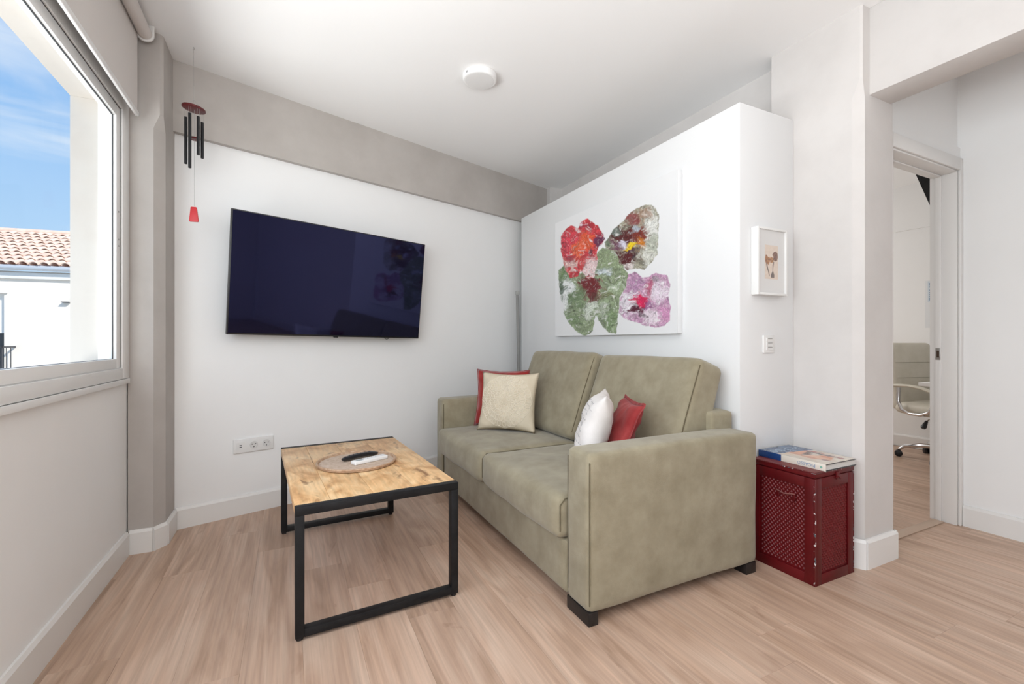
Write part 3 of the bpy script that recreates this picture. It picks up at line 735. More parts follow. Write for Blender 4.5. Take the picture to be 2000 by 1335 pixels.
MB().lathe([(0.022, -0.004), (0.025, 0.0), (0.022, 0.004)], 24, Matrix.Translation((0.004, 0, zz(271) - z0))).build('striker', DRED, wc_, smooth=True)
MB().tube([(0.002, 0, dz - 0.004), (0.002, 0, zz(403) - z0)], 0.0007, 5).build('sail_cord', CORD, wc_)
h_ = zz(404) - z0
b = MB(); b.poly([(-0.021, -0.004, 0.004), (-0.017, -0.004, 0.0), (0.019, -0.004, 0.0), (0.023, -0.004, 0.005), (0.014, -0.004, h_ - 0.003), (0.010, -0.004, h_), (-0.010, -0.004, h_), (-0.014, -0.004, h_ - 0.003)], (0, 0.008, 0))
b.build('sail', SAIL, wc_, bevel=0.0012)

# ------------------------------------------------------------------ roller blind
bl = thing('roller_blind', (-0.655, 0.9, 0), 0, 'white roller blind partly lowered over the window', 'blind')
BY1 = 2.795 - 0.9; BY0 = -2.2 - 0.9
BLF = mat('white blind cloth', rgb(214, 208, 204), 0.9, bump=0.1, bscale=300, spec=0.1)
box(-0.014, -0.0125, BY0, BY1, 2.165, 2.555).build('cloth', BLF, bl)
box(-0.021, -0.006, BY0, BY1 + 0.004, 2.148, 2.172).build('bottom_bar', FRAMEW, bl, bevel=0.005, bseg=3)
MB().tube([(0.017, BY0, 2.562), (0.017, BY1 - 0.002, 2.562)], 0.029, 28).build('roller_tube', BLF, bl, smooth=True)
b = MB(); c = [(0.017 + 0.036 * math.cos(a * math.pi / 12), 2.562 + 0.036 * math.sin(a * math.pi / 12)) for a in range(12, 25)] + [(0.053, ZC - 0.0005), (-0.019, ZC - 0.0005)]
b.poly([(x, BY1 + 0.001, z) for x, z in c], (0, 0.012, 0)); b.build('bracket', WPLAST, bl, bevel=0.002)

# ------------------------------------------------------------------ ceiling lamp
lc = at_z(937, 159, ZC - 0.035)
cl_ = thing('ceiling_lamp', (lc.x, lc.y, ZC), R(20), 'round flat white ceiling lamp', 'lamp')
MB().lathe([(0.088, -0.034), (0.094, -0.0335), (0.0975, -0.030), (0.0985, -0.008), (0.0985, -0.0005)], 64).build('housing', FRAMEW, cl_, smooth=True, angle=50)
MB().lathe([(0.080, -0.0352), (0.084, -0.0346), (0.084, -0.0341)], 64).build('diffuser', mat('opal diffuser', (0.78, 0.77, 0.76), 0.4), cl_, smooth=True)
b = MB(); b.box(-0.099, -0.0978, -0.006, 0.006, -0.024, -0.012); b.build('clip', mat('grey clip', (0.3, 0.3, 0.3), 0.5), cl_)

# ------------------------------------------------------------------ painting on the partition
CY0, CY1, CZ0, CZ1, CXF, CXB = 1.856, 3.142, 1.097, 2.003, 1.922, 1.9585
pt = thing('canvas_painting', (CXF, (CY0 + CY1) / 2, CZ0), 0, 'unframed canvas painting of four loose red, white, green and purple blooms', 'painting')
cy = (CY0 + CY1) / 2
box(0, CXB - CXF, CY0 - cy, CY1 - cy, 0, CZ1 - CZ0).build('stretched_canvas', mat('primed canvas', (0.80, 0.80, 0.805), 0.8, bump=0.1, bscale=400), pt, bevel=0.003)
def to_sheet(y, z):
    x = CXF; px = x * CS - y * SN; py = x * SN + y * CS
    u = 1000 + 889 * px / py; v = 667.5 - 889 * (z - CAMH) / py
    return (u - 1075) * 3.869, (v - 320) * 3.869
RED_P = [(78, 545), (110, 500), (160, 460), (215, 480), (240, 430), (285, 412), (320, 440), (355, 470), (385, 510), (408, 560), (395, 600), (360, 630), (350, 680), (358, 760), (330, 850), (290, 870), (230, 800), (205, 850), (150, 860), (110, 800), (90, 690), (78, 610)]
DARK_P = [(408, 590), (440, 555), (480, 490), (545, 440), (580, 395), (640, 345), (720, 308), (765, 310), (805, 350), (825, 400), (820, 470), (815, 600), (805, 690), (770, 740), (710, 800), (640, 785), (580, 800), (520, 740), (510, 680), (470, 650), (430, 645)]
GREEN_P = [(62, 800), (110, 755), (180, 800), (230, 830), (290, 770), (340, 690), (400, 632), (470, 650), (520, 700), (560, 790), (588, 830), (570, 930), (525, 1010), (515, 1100), (508, 1200), (497, 1288), (440, 1270), (380, 1205), (345, 1140), (328, 1180), (322, 1260), (270, 1298), (210, 1275), (130, 1190), (100, 1120), (105, 1070), (75, 1010), (65, 900)]
PURP_P = [(580, 840), (640, 812), (690, 860), (735, 855), (800, 822), (880, 842), (908, 910), (892, 1000), (908, 1100), (900, 1180), (860, 1228), (790, 1236), (700, 1218), (640, 1190), (560, 1165), (518, 1125), (525, 1010), (540, 960), (575, 920)]
BLOOMS = [
 (PURP_P, (186, 142, 172), [(600, 1050, 90, 110, (232, 224, 232), .9), (800, 960, 90, 90, (228, 216, 226), .8), (760, 1160, 90, 60, (236, 226, 232), .7), (650, 900, 50, 60, (170, 130, 165), .7), (870, 1130, 60, 70, (205, 140, 180), .7),
   (740, 940, 40, 70, (170, 45, 90), .8), (670, 1040, 66, 52, (206, 34, 86), 1.2), (655, 1110, 66, 44, (84, 24, 48), 1.1), (780, 860, 45, 40, (120, 120, 120), .6), (735, 1070, 30, 40, (130, 70, 120), .7), (690, 1160, 30, 24, (70, 40, 60), .8)], 1),
 (GREEN_P, (136, 150, 118), [(120, 970, 50, 130, (226, 230, 228), 1.0), (75, 960, 24, 120, (60, 84, 66), .8), (120, 830, 70, 50, (92, 122, 74), .8), (410, 810, 50, 36, (190, 200, 205), .9), (440, 720, 80, 70, (140, 154, 118), .7), (300, 1090, 50, 70, (214, 220, 208), .8), (480, 930, 70, 26, (190, 204, 178), .7),
   (400, 1120, 40, 60, (205, 212, 200), .5), (300, 930, 90, 90, (108, 26, 32), 1.2), (330, 1000, 60, 36, (96, 40, 40), .8), (420, 1000, 50, 30, (110, 110, 70), .7), (200, 1000, 50, 90, (96, 120, 84), .7), (160, 1190, 70, 50, (98, 126, 82), .6), (460, 1180, 50, 80, (108, 134, 92), .6)], 2),
 (RED_P, (196, 52, 62), [(130, 600, 50, 90, (206, 62, 82), .8), (270, 590, 70, 60, (214, 86, 48), 1.0), (205, 660, 50, 70, (222, 92, 52), 1.0), (275, 470, 50, 30, (150, 40, 60), .9), (270, 455, 22, 18, (222, 200, 210), 1.0), (380, 580, 30, 60, (100, 34, 70), 1.0), (300, 660, 22, 40, (70, 30, 50), .8),
   (150, 770, 60, 60, (224, 196, 190), .8), (320, 800, 55, 90, (224, 196, 196), 1.0), (150, 700, 26, 50, (150, 40, 66), .7), (250, 760, 30, 50, (190, 60, 60), .7), (210, 490, 24, 40, (240, 214, 214), .7)], 3),
 (DARK_P, (150, 146, 128), [(760, 470, 70, 120, (214, 214, 208), 1.0), (770, 620, 60, 70, (176, 180, 166), .9), (690, 380, 80, 50, (150, 120, 100), .8), (620, 410, 50, 50, (128, 30, 44), .8), (560, 540, 95, 80, (80, 20, 22), 1.3), (670, 540, 70, 80, (116, 38, 26), 1.1), (640, 490, 30, 40, (170, 180, 190), .9), (585, 715, 85, 85, (80, 12, 18), 1.3),
   (690, 600, 40, 50, (196, 120, 30), 1.0), (600, 622, 50, 26, (232, 192, 26), 1.3), (545, 595, 34, 30, (206, 200, 216), 1.1), (500, 620, 30, 40, (104, 50, 80), .9), (440, 600, 40, 40, (96, 110, 90), .9), (500, 510, 40, 40, (104, 118, 110), .8), (740, 700, 60, 60, (206, 206, 196), 1.0), (650, 690, 26, 50, (50, 30, 40), .9), (590, 650, 40, 12, (60, 24, 60), .8), (600, 790, 50, 16, (226, 214, 212), .8)], 4)]
CANV = (0.80, 0.80, 0.805)
def paint(a, b_):
    y = CY1 - (CY1 - CY0) * a; z = CZ0 + (CZ1 - CZ0) * b_
    x_, y_ = to_sheet(y, z); col = CANV
    nx, ny = fbm(x_ * .02, y_ * .02, 3.0, 3), fbm(x_ * .02, y_ * .02, 9.0, 3)
    for poly, base, spots, sd in BLOOMS:
        bx0 = min(p[0] for p in poly) - 25; bx1 = max(p[0] for p in poly) + 25; by0 = min(p[1] for p in poly) - 25; by1 = max(p[1] for p in poly) + 25
        if not (bx0 < x_ < bx1 and by0 < y_ < by1): continue
        d = poly_sd(poly, x_ + nx * 9, y_ + ny * 9)
        if d < -3: continue
        w1, w2 = fbm(x_ * .010, y_ * .010, sd * 7.0, 4), fbm(x_ * .010, y_ * .010, sd * 7.0 + 31, 4)
        wx, wy = x_ + 42 * w1, y_ + 42 * w2
        st = fbm(wx * .045, wy * .018, sd * 3.3, 4)
        c = mixc(rgb(*base), tuple(k * 0.55 for k in rgb(*base)), 0.22 + 0.9 * st)
        c = mixc(c, tuple(min(0.8, k * 1.5 + 0.02) for k in rgb(*base)), 0.9 * fbm(wx * .02, wy * .05, sd * 5.7 + 3, 4))
        for cx, cy_, rx, ry, cc, k in spots:
            q = math.hypot((wx - cx) / rx, (wy - cy_) / ry) + 0.55 * fbm(wx * .035, wy * .05, cx * .1, 5)
            c = mixc(c, rgb(*cc), k * sstep(1.28, 0.48, q))
        hi = fbm(wx * .13 + 2 * w1, wy * .07, 21 + sd, 4)
        c = tuple(max(0.0, min(0.85, k * (1 + 0.55 * hi))) for k in c)
        c = mixc(c, rgb(224, 222, 218), sstep(0.30, 0.75, fbm(wx * .10, wy * .06, 140 + sd, 4)) * 0.4)
        fleck = fbm(wx * .022, wy * .034, 50 + sd, 5) + 0.25 * fbm(wx * .09, wy * .09, 70 + sd, 3)
        c = mixc(c, rgb(232, 230, 228), sstep(0.36, 0.80, fleck) * 0.75)
        c = mixc(c, rgb(46, 34, 40), sstep(0.40, 0.85, -fleck) * 0.45)
        vein = abs(fbm(wx * .016, wy * .016, 90 + sd, 3))
        c = mixc(c, tuple(min(1, k * 1.6) for k in c), sstep(0.05, 0.0, vein) * 0.5)
        col = mixc(col, c, sstep(-3, 2, d))
    return col
color_grid('painted_face', 330, 235, lambda a, b_: (-0.0012, CY1 - (CY1 - CY0) * a - cy, (CZ1 - CZ0) * b_), paint, printed('oil paint on canvas', 0.55, 0.25), pt)

# ------------------------------------------------------------------ framed print on the end of the partition
fx0, fx1, fz0, fz1, fyb, fyf = 2.040, 2.263, 1.282, 1.614, YP0 - 0.001, YP0 - 0.040
fp = thing('framed_print', ((fx0 + fx1) / 2, YP0, fz0), 0, 'small white box frame with a pressed flower print on the partition end', 'picture')
mx_ = (fx0 + fx1) / 2
b = MB(); w_ = 0.011
X0, X1, ZT = fx0 - mx_, fx1 - mx_, fz1 - fz0
for x0, x1, za, zb2 in ((X0, X0 + w_, 0, ZT), (X1 - w_, X1, 0, ZT), (X0 + w_, X1 - w_, 0, w_), (X0 + w_, X1 - w_, ZT - w_, ZT)): b.box(x0, x1, -0.040, -0.001, za, zb2)
b.build('frame', mat('white lacquered frame', (0.82, 0.815, 0.80), 0.35), fp, bevel=0.0015)
box(X0 + w_, X1 - w_, -0.030, -0.006, w_, ZT - w_).build('mount_board', mat('white mount card', (0.80, 0.79, 0.78), 0.8), fp)
pw, ph = 0.100, 0.168
def tosheet(a, b_): return 125 + a * 285, 985 - b_ * 645
PET = [([(130, 580), (150, 520), (175, 545), (195, 570), (240, 580), (235, 650), (205, 715), (165, 700), (135, 670)], (196, 138, 84), (128, 80, 62)), ([(232, 590), (262, 560), (300, 570), (318, 610), (300, 665), (245, 680)], (204, 150, 92), (140, 92, 70)),
       ([(285, 520), (320, 460), (360, 445), (400, 480), (408, 560), (390, 620), (340, 645), (305, 610), (310, 560)], (150, 114, 96), (112, 78, 70))]
STM = [([(150, 690), (170, 700), (200, 800), (230, 920), (222, 940), (205, 880), (170, 770)], (96, 76, 62)), ([(300, 650), (325, 650), (312, 720), (300, 820), (330, 900), (328, 955), (255, 955), (258, 900), (290, 830), (292, 720)], (92, 84, 84))]
def flower(a, b_):
    x, y = tosheet(a, b_); c = mixc(rgb(226, 208, 192), rgb(234, 218, 204), 0.5 + fbm(x * .02, y * .02, 2))
    for poly, c1 in STM:
        d = poly_sd(poly, x, y); c = mixc(c, mixc(rgb(*c1), rgb(150, 130, 120), 0.35 + fbm(x * .08, y * .02, 4) * .6), sstep(-4, 3, d))
    for poly, c1, c2 in PET:
        d = poly_sd(poly, x + 5 * fbm(x * .05, y * .05, 1), y + 5 * fbm(x * .05, y * .05, 6)); c = mixc(c, mixc(rgb(*c1), rgb(*c2), 0.5 + 0.9 * fbm(x * .03, y * .03, 8)), sstep(-4, 4, d))
    return c
color_grid('flower_print', 70, 110, lambda a, b_: (-pw / 2 + pw * a, -0.0306, ZT / 2 - ph / 2 - 0.002 + ph * b_), flower, printed('printed paper'), fp)
pg = bpy.data.materials.new('picture glass'); pg.use_nodes = True
pgn = pg.node_tree; pgn.nodes.clear(); po = pgn.nodes.new('ShaderNodeOutputMaterial'); p1 = pgn.nodes.new('ShaderNodeBsdfTransparent'); p2 = pgn.nodes.new('ShaderNodeBsdfGlossy'); p3 = pgn.nodes.new('ShaderNodeMixShader')
p2.inputs['Roughness'].default_value = 0.05; p3.inputs[0].default_value = 0.06
pgn.links.new(p1.outputs[0], p3.inputs[1]); pgn.links.new(p2.outputs[0], p3.inputs[2]); pgn.links.new(p3.outputs[0], po.inputs[0])
box(X0 + w_, X1 - w_, -0.0355, -0.0335, w_, ZT - w_).build('glass', pg, fp)

# ------------------------------------------------------------------ light switch
sc = at_y(1499, 671.5, YP0)
sw = thing('light_switch', (sc.x, YP0, sc.z), 0, 'white triple light switch below the small framed print', 'switch')
b = MB(); b.poly([(x, -0.0005, z) for x, z in rrect(0.082, 0.088, 0.003)], (0, -0.009, 0)); b.build('plate', WPLAST, sw, bevel=0.0012)
for k in range(3):
    z = 0.0215 - k * 0.0215
    b = MB(); b.poly([(-0.023, -0.0098, z - 0.0098), (-0.023, -0.0118, z - 0.0098), (-0.023, -0.0145, z + 0.0098), (-0.023, -0.0098, z + 0.0098)], (0.046, 0, 0)); b.build('rocker', WPLAST, sw)
    box(-0.016, 0.016, -0.0152, -0.0135, z + 0.0040, z + 0.0072).build('indicator_slit', mat('grey slit', (0.30, 0.29, 0.28), 0.6), sw)

# ------------------------------------------------------------------ red metal trunk
kx0, kx1, ky0, ky1, kz = 2.022, 2.314, 1.182, 1.486, 0.487
tr = thing('metal_chest', ((kx0 + kx1) / 2, (ky0 + ky1) / 2, 0), 0, 'dark red perforated metal chest with chipped paint beside the sofa', 'chest')
tw, tl = (kx1 - kx0) / 2, (ky1 - ky0) / 2
def chipped(name, c1, c2, thr):
    m = bpy.data.materials.new(name); m.use_nodes = True; n = m.node_tree.nodes; l = m.node_tree.links; b = n['Principled BSDF']
    b.inputs['Roughness'].default_value = 0.38
    tc = n.new('ShaderNodeTexCoord'); t1 = n.new('ShaderNodeTexNoise'); t1.inputs['Scale'].default_value = 55; t1.inputs['Detail'].default_value = 3; l.new(tc.outputs['Object'], t1.inputs['Vector'])
    t2 = n.new('ShaderNodeTexNoise'); t2.inputs['Scale'].default_value = 6; l.new(tc.outputs['Object'], t2.inputs['Vector'])
    mx = n.new('ShaderNodeMixRGB'); mx.inputs[1].default_value = (*c1, 1); mx.inputs[2].default_value = (*c2, 1); l.new(t2.outputs['Fac'], mx.inputs[0])
    rp = n.new('ShaderNodeValToRGB'); rp.color_ramp.interpolation = 'CONSTANT'; e = rp.color_ramp.elements
    e[0].position = 0; e[0].color = (0, 0, 0, 1); e[1].position = thr; e[1].color = (1, 1, 1, 1); l.new(t1.outputs['Fac'], rp.inputs[0])
    t3 = n.new('ShaderNodeTexNoise'); t3.inputs['Scale'].default_value = 90; l.new(tc.outputs['Object'], t3.inputs['Vector'])
    r3 = n.new('ShaderNodeValToRGB'); r3.color_ramp.interpolation = 'CONSTANT'; r3.color_ramp.elements[0].color = (0.10, 0.11, 0.13, 1); r3.color_ramp.elements[1].position = 0.5; r3.color_ramp.elements[1].color = (0.72, 0.70, 0.70, 1); l.new(t3.outputs['Fac'], r3.inputs[0])
    m2 = n.new('ShaderNodeMixRGB'); l.new(rp.outputs[0], m2.inputs[0]); l.new(mx.outputs[0], m2.inputs[1]); l.new(r3.outputs[0], m2.inputs[2]); l.new(m2.outputs[0], b.inputs['Base Color'])
    return m
TRED = mat('dark red enamel', rgb(100, 13, 19), 0.45, col2=rgb(82, 9, 14), spec=0.3, nscale=5, bump=0.05, bscale=30)
CHIP = chipped('chipped red enamel edge', rgb(98, 13, 19), rgb(82, 9, 14), 0.585)
RIM = mat('worn brown-red rim', rgb(122, 62, 58), 0.5, col2=rgb(110, 40, 40), nscale=20)
box(-tw + 0.006, tw - 0.006, -tl + 0.006, tl - 0.006, 0.002, 0.462).build('body', TRED, tr)
# stiles and rails that frame the perforated panels, on the four sides
def side_frame(name, u0, u1, z0, z1, wu, wz0, wz1, place):
    for k, (a, c, d, e) in enumerate(((u0, u0 + wu, z0, z1), (u1 - wu, u1, z0, z1), (u0 + wu, u1 - wu, z0, z0 + wz0), (u0 + wu, u1 - wu, z1 - wz1, z1))):
        place(a, c, d, e).build('stile' if k < 2 else 'rail', TRED, tr, bevel=0.001)
side_frame('front', -tw + 0.0065, tw - 0.0065, 0.0, 0.461, 0.040, 0.045, 0.045, lambda a, c, d, e: box(a, c, -tl, -tl + 0.0058, d, e))
side_frame('left', -tl + 0.006, tl - 0.006, 0.0, 0.461, 0.040, 0.045, 0.045, lambda a, c, d, e: box(-tw, -tw + 0.0058, a, c, d, e))
side_frame('right', -tl + 0.006, tl - 0.006, 0.0, 0.461, 0.040, 0.045, 0.045, lambda a, c, d, e: box(tw - 0.0058, tw, a, c, d, e))
for sx in (-1, 1):
    for sy in (-1, 1):
        if sy > 0: continue
        b = MB(); x0, x1 = (-tw - 0.0008, -tw + 0.0063) if sx < 0 else (tw - 0.0063, tw + 0.0008)
        b.box(x0, x1, -tl - 0.0008, -tl + 0.0062, 0, 0.461); b.build('corner_edge', CHIP, tr, bevel=0.001)
# embossed lattice panels: one raised diamond for each pressed cell
def lattice(name, u0, u1, z0, z1, f):
    b = MB(); st = 0.0185; k = 0; z = z0
    while z < z1:
        u = u0 + (st / 2 if k % 2 else 0)
        while u < u1:
            p = [(u - 0.0066, z, 0), (u, z - 0.0082, 0), (u + 0.0066, z, 0), (u, z + 0.0082, 0), (u, z, 0.0038)]
            b.add([f(*q) for q in p], [(0, 1, 4), (1, 2, 4), (2, 3, 4), (3, 0, 4)])
            u += st
        z += st * 0.58; k += 1
    o = b.build(name, mat('pressed red mesh', rgb(100, 15, 20), 0.45, spec=0.35), tr); o['kind'] = 'stuff'; return o
lattice('pressed_mesh', -tw + 0.052, tw - 0.050, 0.055, 0.410, lambda u, z, h: (u, -tl + 0.0060 - h, z))
lattice('pressed_mesh', -tl + 0.052, tl - 0.050, 0.055, 0.410, lambda u, z, h: (-tw + 0.0060 - h, u, z))
lid = box(-tw - 0.001, tw + 0.001, -tl - 0.001, tl, 0.4645, kz).build('lid', TRED, tr, bevel=0.003)
b = MB(); b.tube([(-tw - 0.0015, tl - 0.01, kz - 0.002), (-tw - 0.0015, -tl - 0.0015, kz - 0.002), (tw, -tl - 0.0015, kz - 0.002)], 0.0026, 8); b.build('lid_rim', CHIP, lid, smooth=True)
box(-tw + 0.004, tw - 0.004, -tl + 0.004, tl - 0.004, kz - 0.001, kz + 0.0008).build('lid_top', RIM, lid)
b = MB(); b.box(0.000, 0.022, -tl - 0.0065, -tl - 0.0012, 0.444, 0.478); b = b.build('latch', TRED, tr, bevel=0.0015)
MB().tube([(-0.010, -tl - 0.005, 0.452), (0.011, -tl - 0.010, 0.456), (0.030, -tl - 0.005, 0.444)], 0.0022, 6).build('latch_pin', TRED, b, smooth=True)
h0 = 1.352 - (ky0 + ky1) / 2; h1 = 1.268 - (ky0 + ky1) / 2
hd = MB(); hd.tube([(-tw - 0.001, h0, 0.372), (-tw - 0.010, h0 - 0.004, 0.374), (-tw - 0.013, (h0 + h1) / 2, 0.366), (-tw - 0.010, h1 + 0.004, 0.374), (-tw - 0.001, h1, 0.372)], 0.0028, 8)
hd.build('handle', mat('worn bare metal handle', rgb(150, 100, 96), 0.4, 0.4), tr, smooth=True)
for yy in (h0 - 0.004, h1 + 0.004): box(-tw - 0.0035, -tw - 0.0005, yy - 0.007, yy + 0.007, 0.345, 0.378).build('handle_plate', TRED, tr, bevel=0.001)

# ------------------------------------------------------------------ art book on the trunk
bx0, bx1, by0, by1, bz = 2.088, 2.322, 1.176, 1.490, kz + 0.0012
bk = thing('art_book', ((bx0 + bx1) / 2, (by0 + by1) / 2, bz), 0, 'large hardback art book with blue and cream cover lying on the metal chest', 'book')
bw, bl2, bt = (bx1 - bx0) / 2, (by1 - by0) / 2, 0.030
COVC = mat('cream book cover', rgb(226, 218, 206), 0.35); COVB = mat('deep blue book cloth', rgb(24, 62, 118), 0.35); DKC = mat('dark cover board', rgb(44, 46, 48), 0.5)
box(-bw + 0.002, bw - 0.004, -bl2 + 0.005, bl2 - 0.005, 0.003, bt - 0.003).build('pages', mat('white page block', rgb(222, 220, 216), 0.8, col2=rgb(205, 203, 200), nscale=300, stretch=(1, 1, 40)), bk)
box(-bw, bw, -bl2, bl2, 0, 0.0028).build('back_cover', DKC, bk, bevel=0.0008)
box(-bw, bw, -bl2, bl2, bt - 0.0028, bt).build('front_cover', DKC, bk, bevel=0.0008)
YB = bl2 - 0.115
box(-bw - 0.0022, -bw + 0.0018, -bl2, YB, 0.0, bt).build('spine', COVC, bk, bevel=0.0008)
box(-bw - 0.0022, -bw + 0.0018, YB + 0.0002, bl2, 0.0, bt).build('spine_band', COVB, bk, bevel=0.0008)
BLOB = [((.62, .50), .14, .30, (216, 148, 112)), ((.30, .45), .22, .16, (222, 170, 138)), ((.22, .60), .10, .14, (206, 130, 92)), ((.50, .62), .06, .30, (90, 66, 64)), ((.42, .30), .26, .08, (196, 140, 116)), ((.15, .78), .10, .06, (150, 90, 84)), ((.56, .80), .20, .10, (186, 120, 110)), ((.33, .75), .20, .06, (84, 72, 76)), ((.12, .35), .08, .06, (130, 96, 104)), ((.48, .18), .30, .06, (214, 190, 166))]
def cover(a, b_):
    # a along the spine from front (0) to back (1), b_ from spine (0) to fore edge (1)
    n1 = fbm(a * 6, b_ * 6, 2.0); wv = a + 0.06 * fbm(a * 5, b_ * 5, 7.0); wb2 = b_ + 0.08 * fbm(a * 5, b_ * 5, 12.0)
    c = mixc(rgb(222, 212, 198), rgb(204, 190, 176), 0.5 + n1)
    for (ca, cb_), ra, rb2, cc in BLOB:
        q = math.hypot((wv - ca) / ra, (wb2 - cb_) / rb2) + 0.3 * fbm(a * 14, b_ * 14, ca * 20)
        c = mixc(c, rgb(*cc), 0.85 * sstep(1.1, 0.6, q))
    lim = 0.655 + 0.05 * fbm(a * 3, b_ * 4, 40)
    blue = mixc(rgb(58, 76, 112), rgb(120, 138, 160), 0.5 + 1.1 * fbm(a * 8, b_ * 8, 33))
    return mixc(c, blue, sstep(lim - 0.012, lim + 0.012, a + 0.10 * (b_ - 0.5)))
color_grid('cover_print', 120, 90, lambda a, b_: (-bw - 0.001 + (2 * bw + 0.0) * b_, -bl2 + 0.0012 + (2 * bl2 - 0.0024) * a, bt + 0.0004), cover, printed('glossy cover print', 0.25), bk)
def text(name, body, size, m, parent, M, extrude=0.0002, align='CENTER'):
    cu = bpy.data.curves.new(name, 'FONT'); cu.body = body; cu.size = size; cu.extrude = extrude; cu.align_x = align; cu.align_y = 'CENTER'; cu.resolution_u = 2
    tmp = bpy.data.objects.new(name, cu); C.objects.link(tmp); bpy.context.view_layer.update()
    me = bpy.data.meshes.new_from_object(tmp.evaluated_get(bpy.context.evaluated_depsgraph_get())); bpy.data.objects.remove(tmp, do_unlink=True)
    me.materials.clear(); me.materials.append(m); o = bpy.data.objects.new(name, me); C.objects.link(o); o.parent = parent; o.matrix_local = M; return o
INK = mat('blue-grey spine ink', rgb(122, 146, 176), 0.5)
# lettering stands on its head: reads towards the back, feet of the letters up
Mt = Matrix(((0, 0, -1, -bw - 0.0026), (1, 0, 0, -bl2 + 0.083), (0, -1, 0, bt / 2), (0, 0, 0, 1)))
text('spine_lettering', 'PICASSO', 0.021, INK, bk, Mt)
MB().lathe([(0.0050, 0), (0.0050, 0.0006)], 16, Matrix.Translation((-bw - 0.0022, -bl2 + 0.018, bt / 2)) @ Matrix.Rotation(R(-90), 4, 'Y')).build('spine_emblem', mat('green emblem', rgb(120, 176, 160), 0.5), bk)
Mc = Matrix(((0, 1, 0, -0.005), (-1, 0, 0, bl2 - 0.055), (0, 0, 1, bt + 0.0008), (0, 0, 0, 1)))
text('cover_lettering', 'PICASSO', 0.052, mat('pale cover ink', rgb(176, 190, 205), 0.4), bk, Mc @ Matrix.Rotation(R(180), 4, 'Z') @ Matrix.Rotation(R(90), 4, 'Z'))

# ------------------------------------------------------------------ slim grey pole in the far corner
pl0 = at_y(1010.5, 568, 3.62); pl1 = at_y(1013, 725, 3.62)
ax_ = (pl0 - pl1).normalized(); foot = pl0 - ax_ * (pl0.z / ax_.z)
pole = thing('metal_pole', (foot.x, foot.y, 0), 0, 'slim grey metal pole standing behind far end of sofa', 'pole')
MB().tube([(0, 0, 0.0), tuple(pl0 - foot - ax_ * 0.03)], 0.0145, 14).build('shaft', mat('grey anodised pole', (0.24, 0.235, 0.225), 0.55), pole, smooth=True, angle=50)
MB().tube([tuple(pl0 - foot - ax_ * 0.032), tuple(pl0 - foot)], 0.018, 14).build('cap', mat('grey pole cap', (0.34, 0.335, 0.32), 0.5), pole, smooth=True, angle=50)

# ------------------------------------------------------------------ office: chair, desk, sheet on the wall, black panel
CREAM = mat('cream leatherette', rgb(206, 200, 184), 0.42, col2=rgb(214, 208, 194), nscale=8, bump=0.08, bscale=120)
ch = thing('office_chair', (5.17, 1.925, 0), R(-14), 'cream office chair with chrome armrests seen through the doorway', 'chair')
s_ = soft('seat', rounded(0.50, 0.50, 0.10, 0.045, 14, (0, 0, 0.02)), CREAM, ch, (0, 0, 0.455))
bkc = soft('backrest', rounded(0.49, 0.095, 0.62, 0.045, 16, (0.0, 0.012, 0.0)), CREAM, ch, (0, 0.275, 0.735), (R(-8), 0, 0))
for z in (0.12, -0.02): MB().tube([(-0.235, -0.056, z), (0.0, -0.0605, z), (0.235, -0.056, z)], 0.0022, 6).build('stitch_line', mat('darker cream thread', rgb(176, 170, 154), 0.7), bkc, smooth=True)  # stitching in a darker cream than the leatherette
for sx in (-1, 1):
    X = 0.285 * sx
    ar = MB(); ar.tube([(X, 0.17, 0.640), (X, 0.175, 0.52), (X, 0.145, 0.445), (X, 0.08, 0.418), (X, -0.01, 0.418), (X, -0.075, 0.445), (X, -0.12, 0.52), (X, -0.135, 0.595)], 0.0145, 10)
    ar.box(min(X, X - sx * 0.10), max(X, X - sx * 0.10), 0.0, 0.06, 0.404, 0.412); ar = ar.build('armrest', CHROME, ch, smooth=True, angle=50)
    pd = MB(); v = []; f = []
    path = [(0.225, 0.652), (0.17, 0.660), (0.08, 0.662), (-0.02, 0.650), (-0.11, 0.622), (-0.175, 0.588)]
    for k, (yy, zz_) in enumerate(path):
        hw = 0.026 if 0 < k < 5 else 0.020
        for q in range(10):
            a = 2 * math.pi * q / 10; v.append((X + hw * math.cos(a), yy, zz_ + 0.014 * math.sin(a)))
    for k in range(5):
        for q in range(10): f.append((k * 10 + q, k * 10 + (q + 1) % 10, k * 10 + 10 + (q + 1) % 10, k * 10 + 10 + q))
    f += [tuple(reversed(range(10))), tuple(range(50, 60))]
    pd.add(v, f).build('arm_pad', CREAM, ar, smooth=True, angle=60)
MB().tube([(0, 0, 0.10), (0, 0, 0.40)], 0.026, 16).build('gas_lift', CHROME, ch, smooth=True, angle=50)
lv = MB().tube([(-0.03, 0, 0.385), (-0.20, -0.02, 0.378), (-0.235, -0.02, 0.362)], 0.005, 8).build('height_lever', CHROME, ch, smooth=True)
MB().tube([(-0.228, -0.02, 0.366), (-0.262, -0.02, 0.318), (-0.270, -0.02, 0.306)], [0.010, 0.021, 0.016], 10).build('lever_knob', BLACKP, lv, smooth=True)
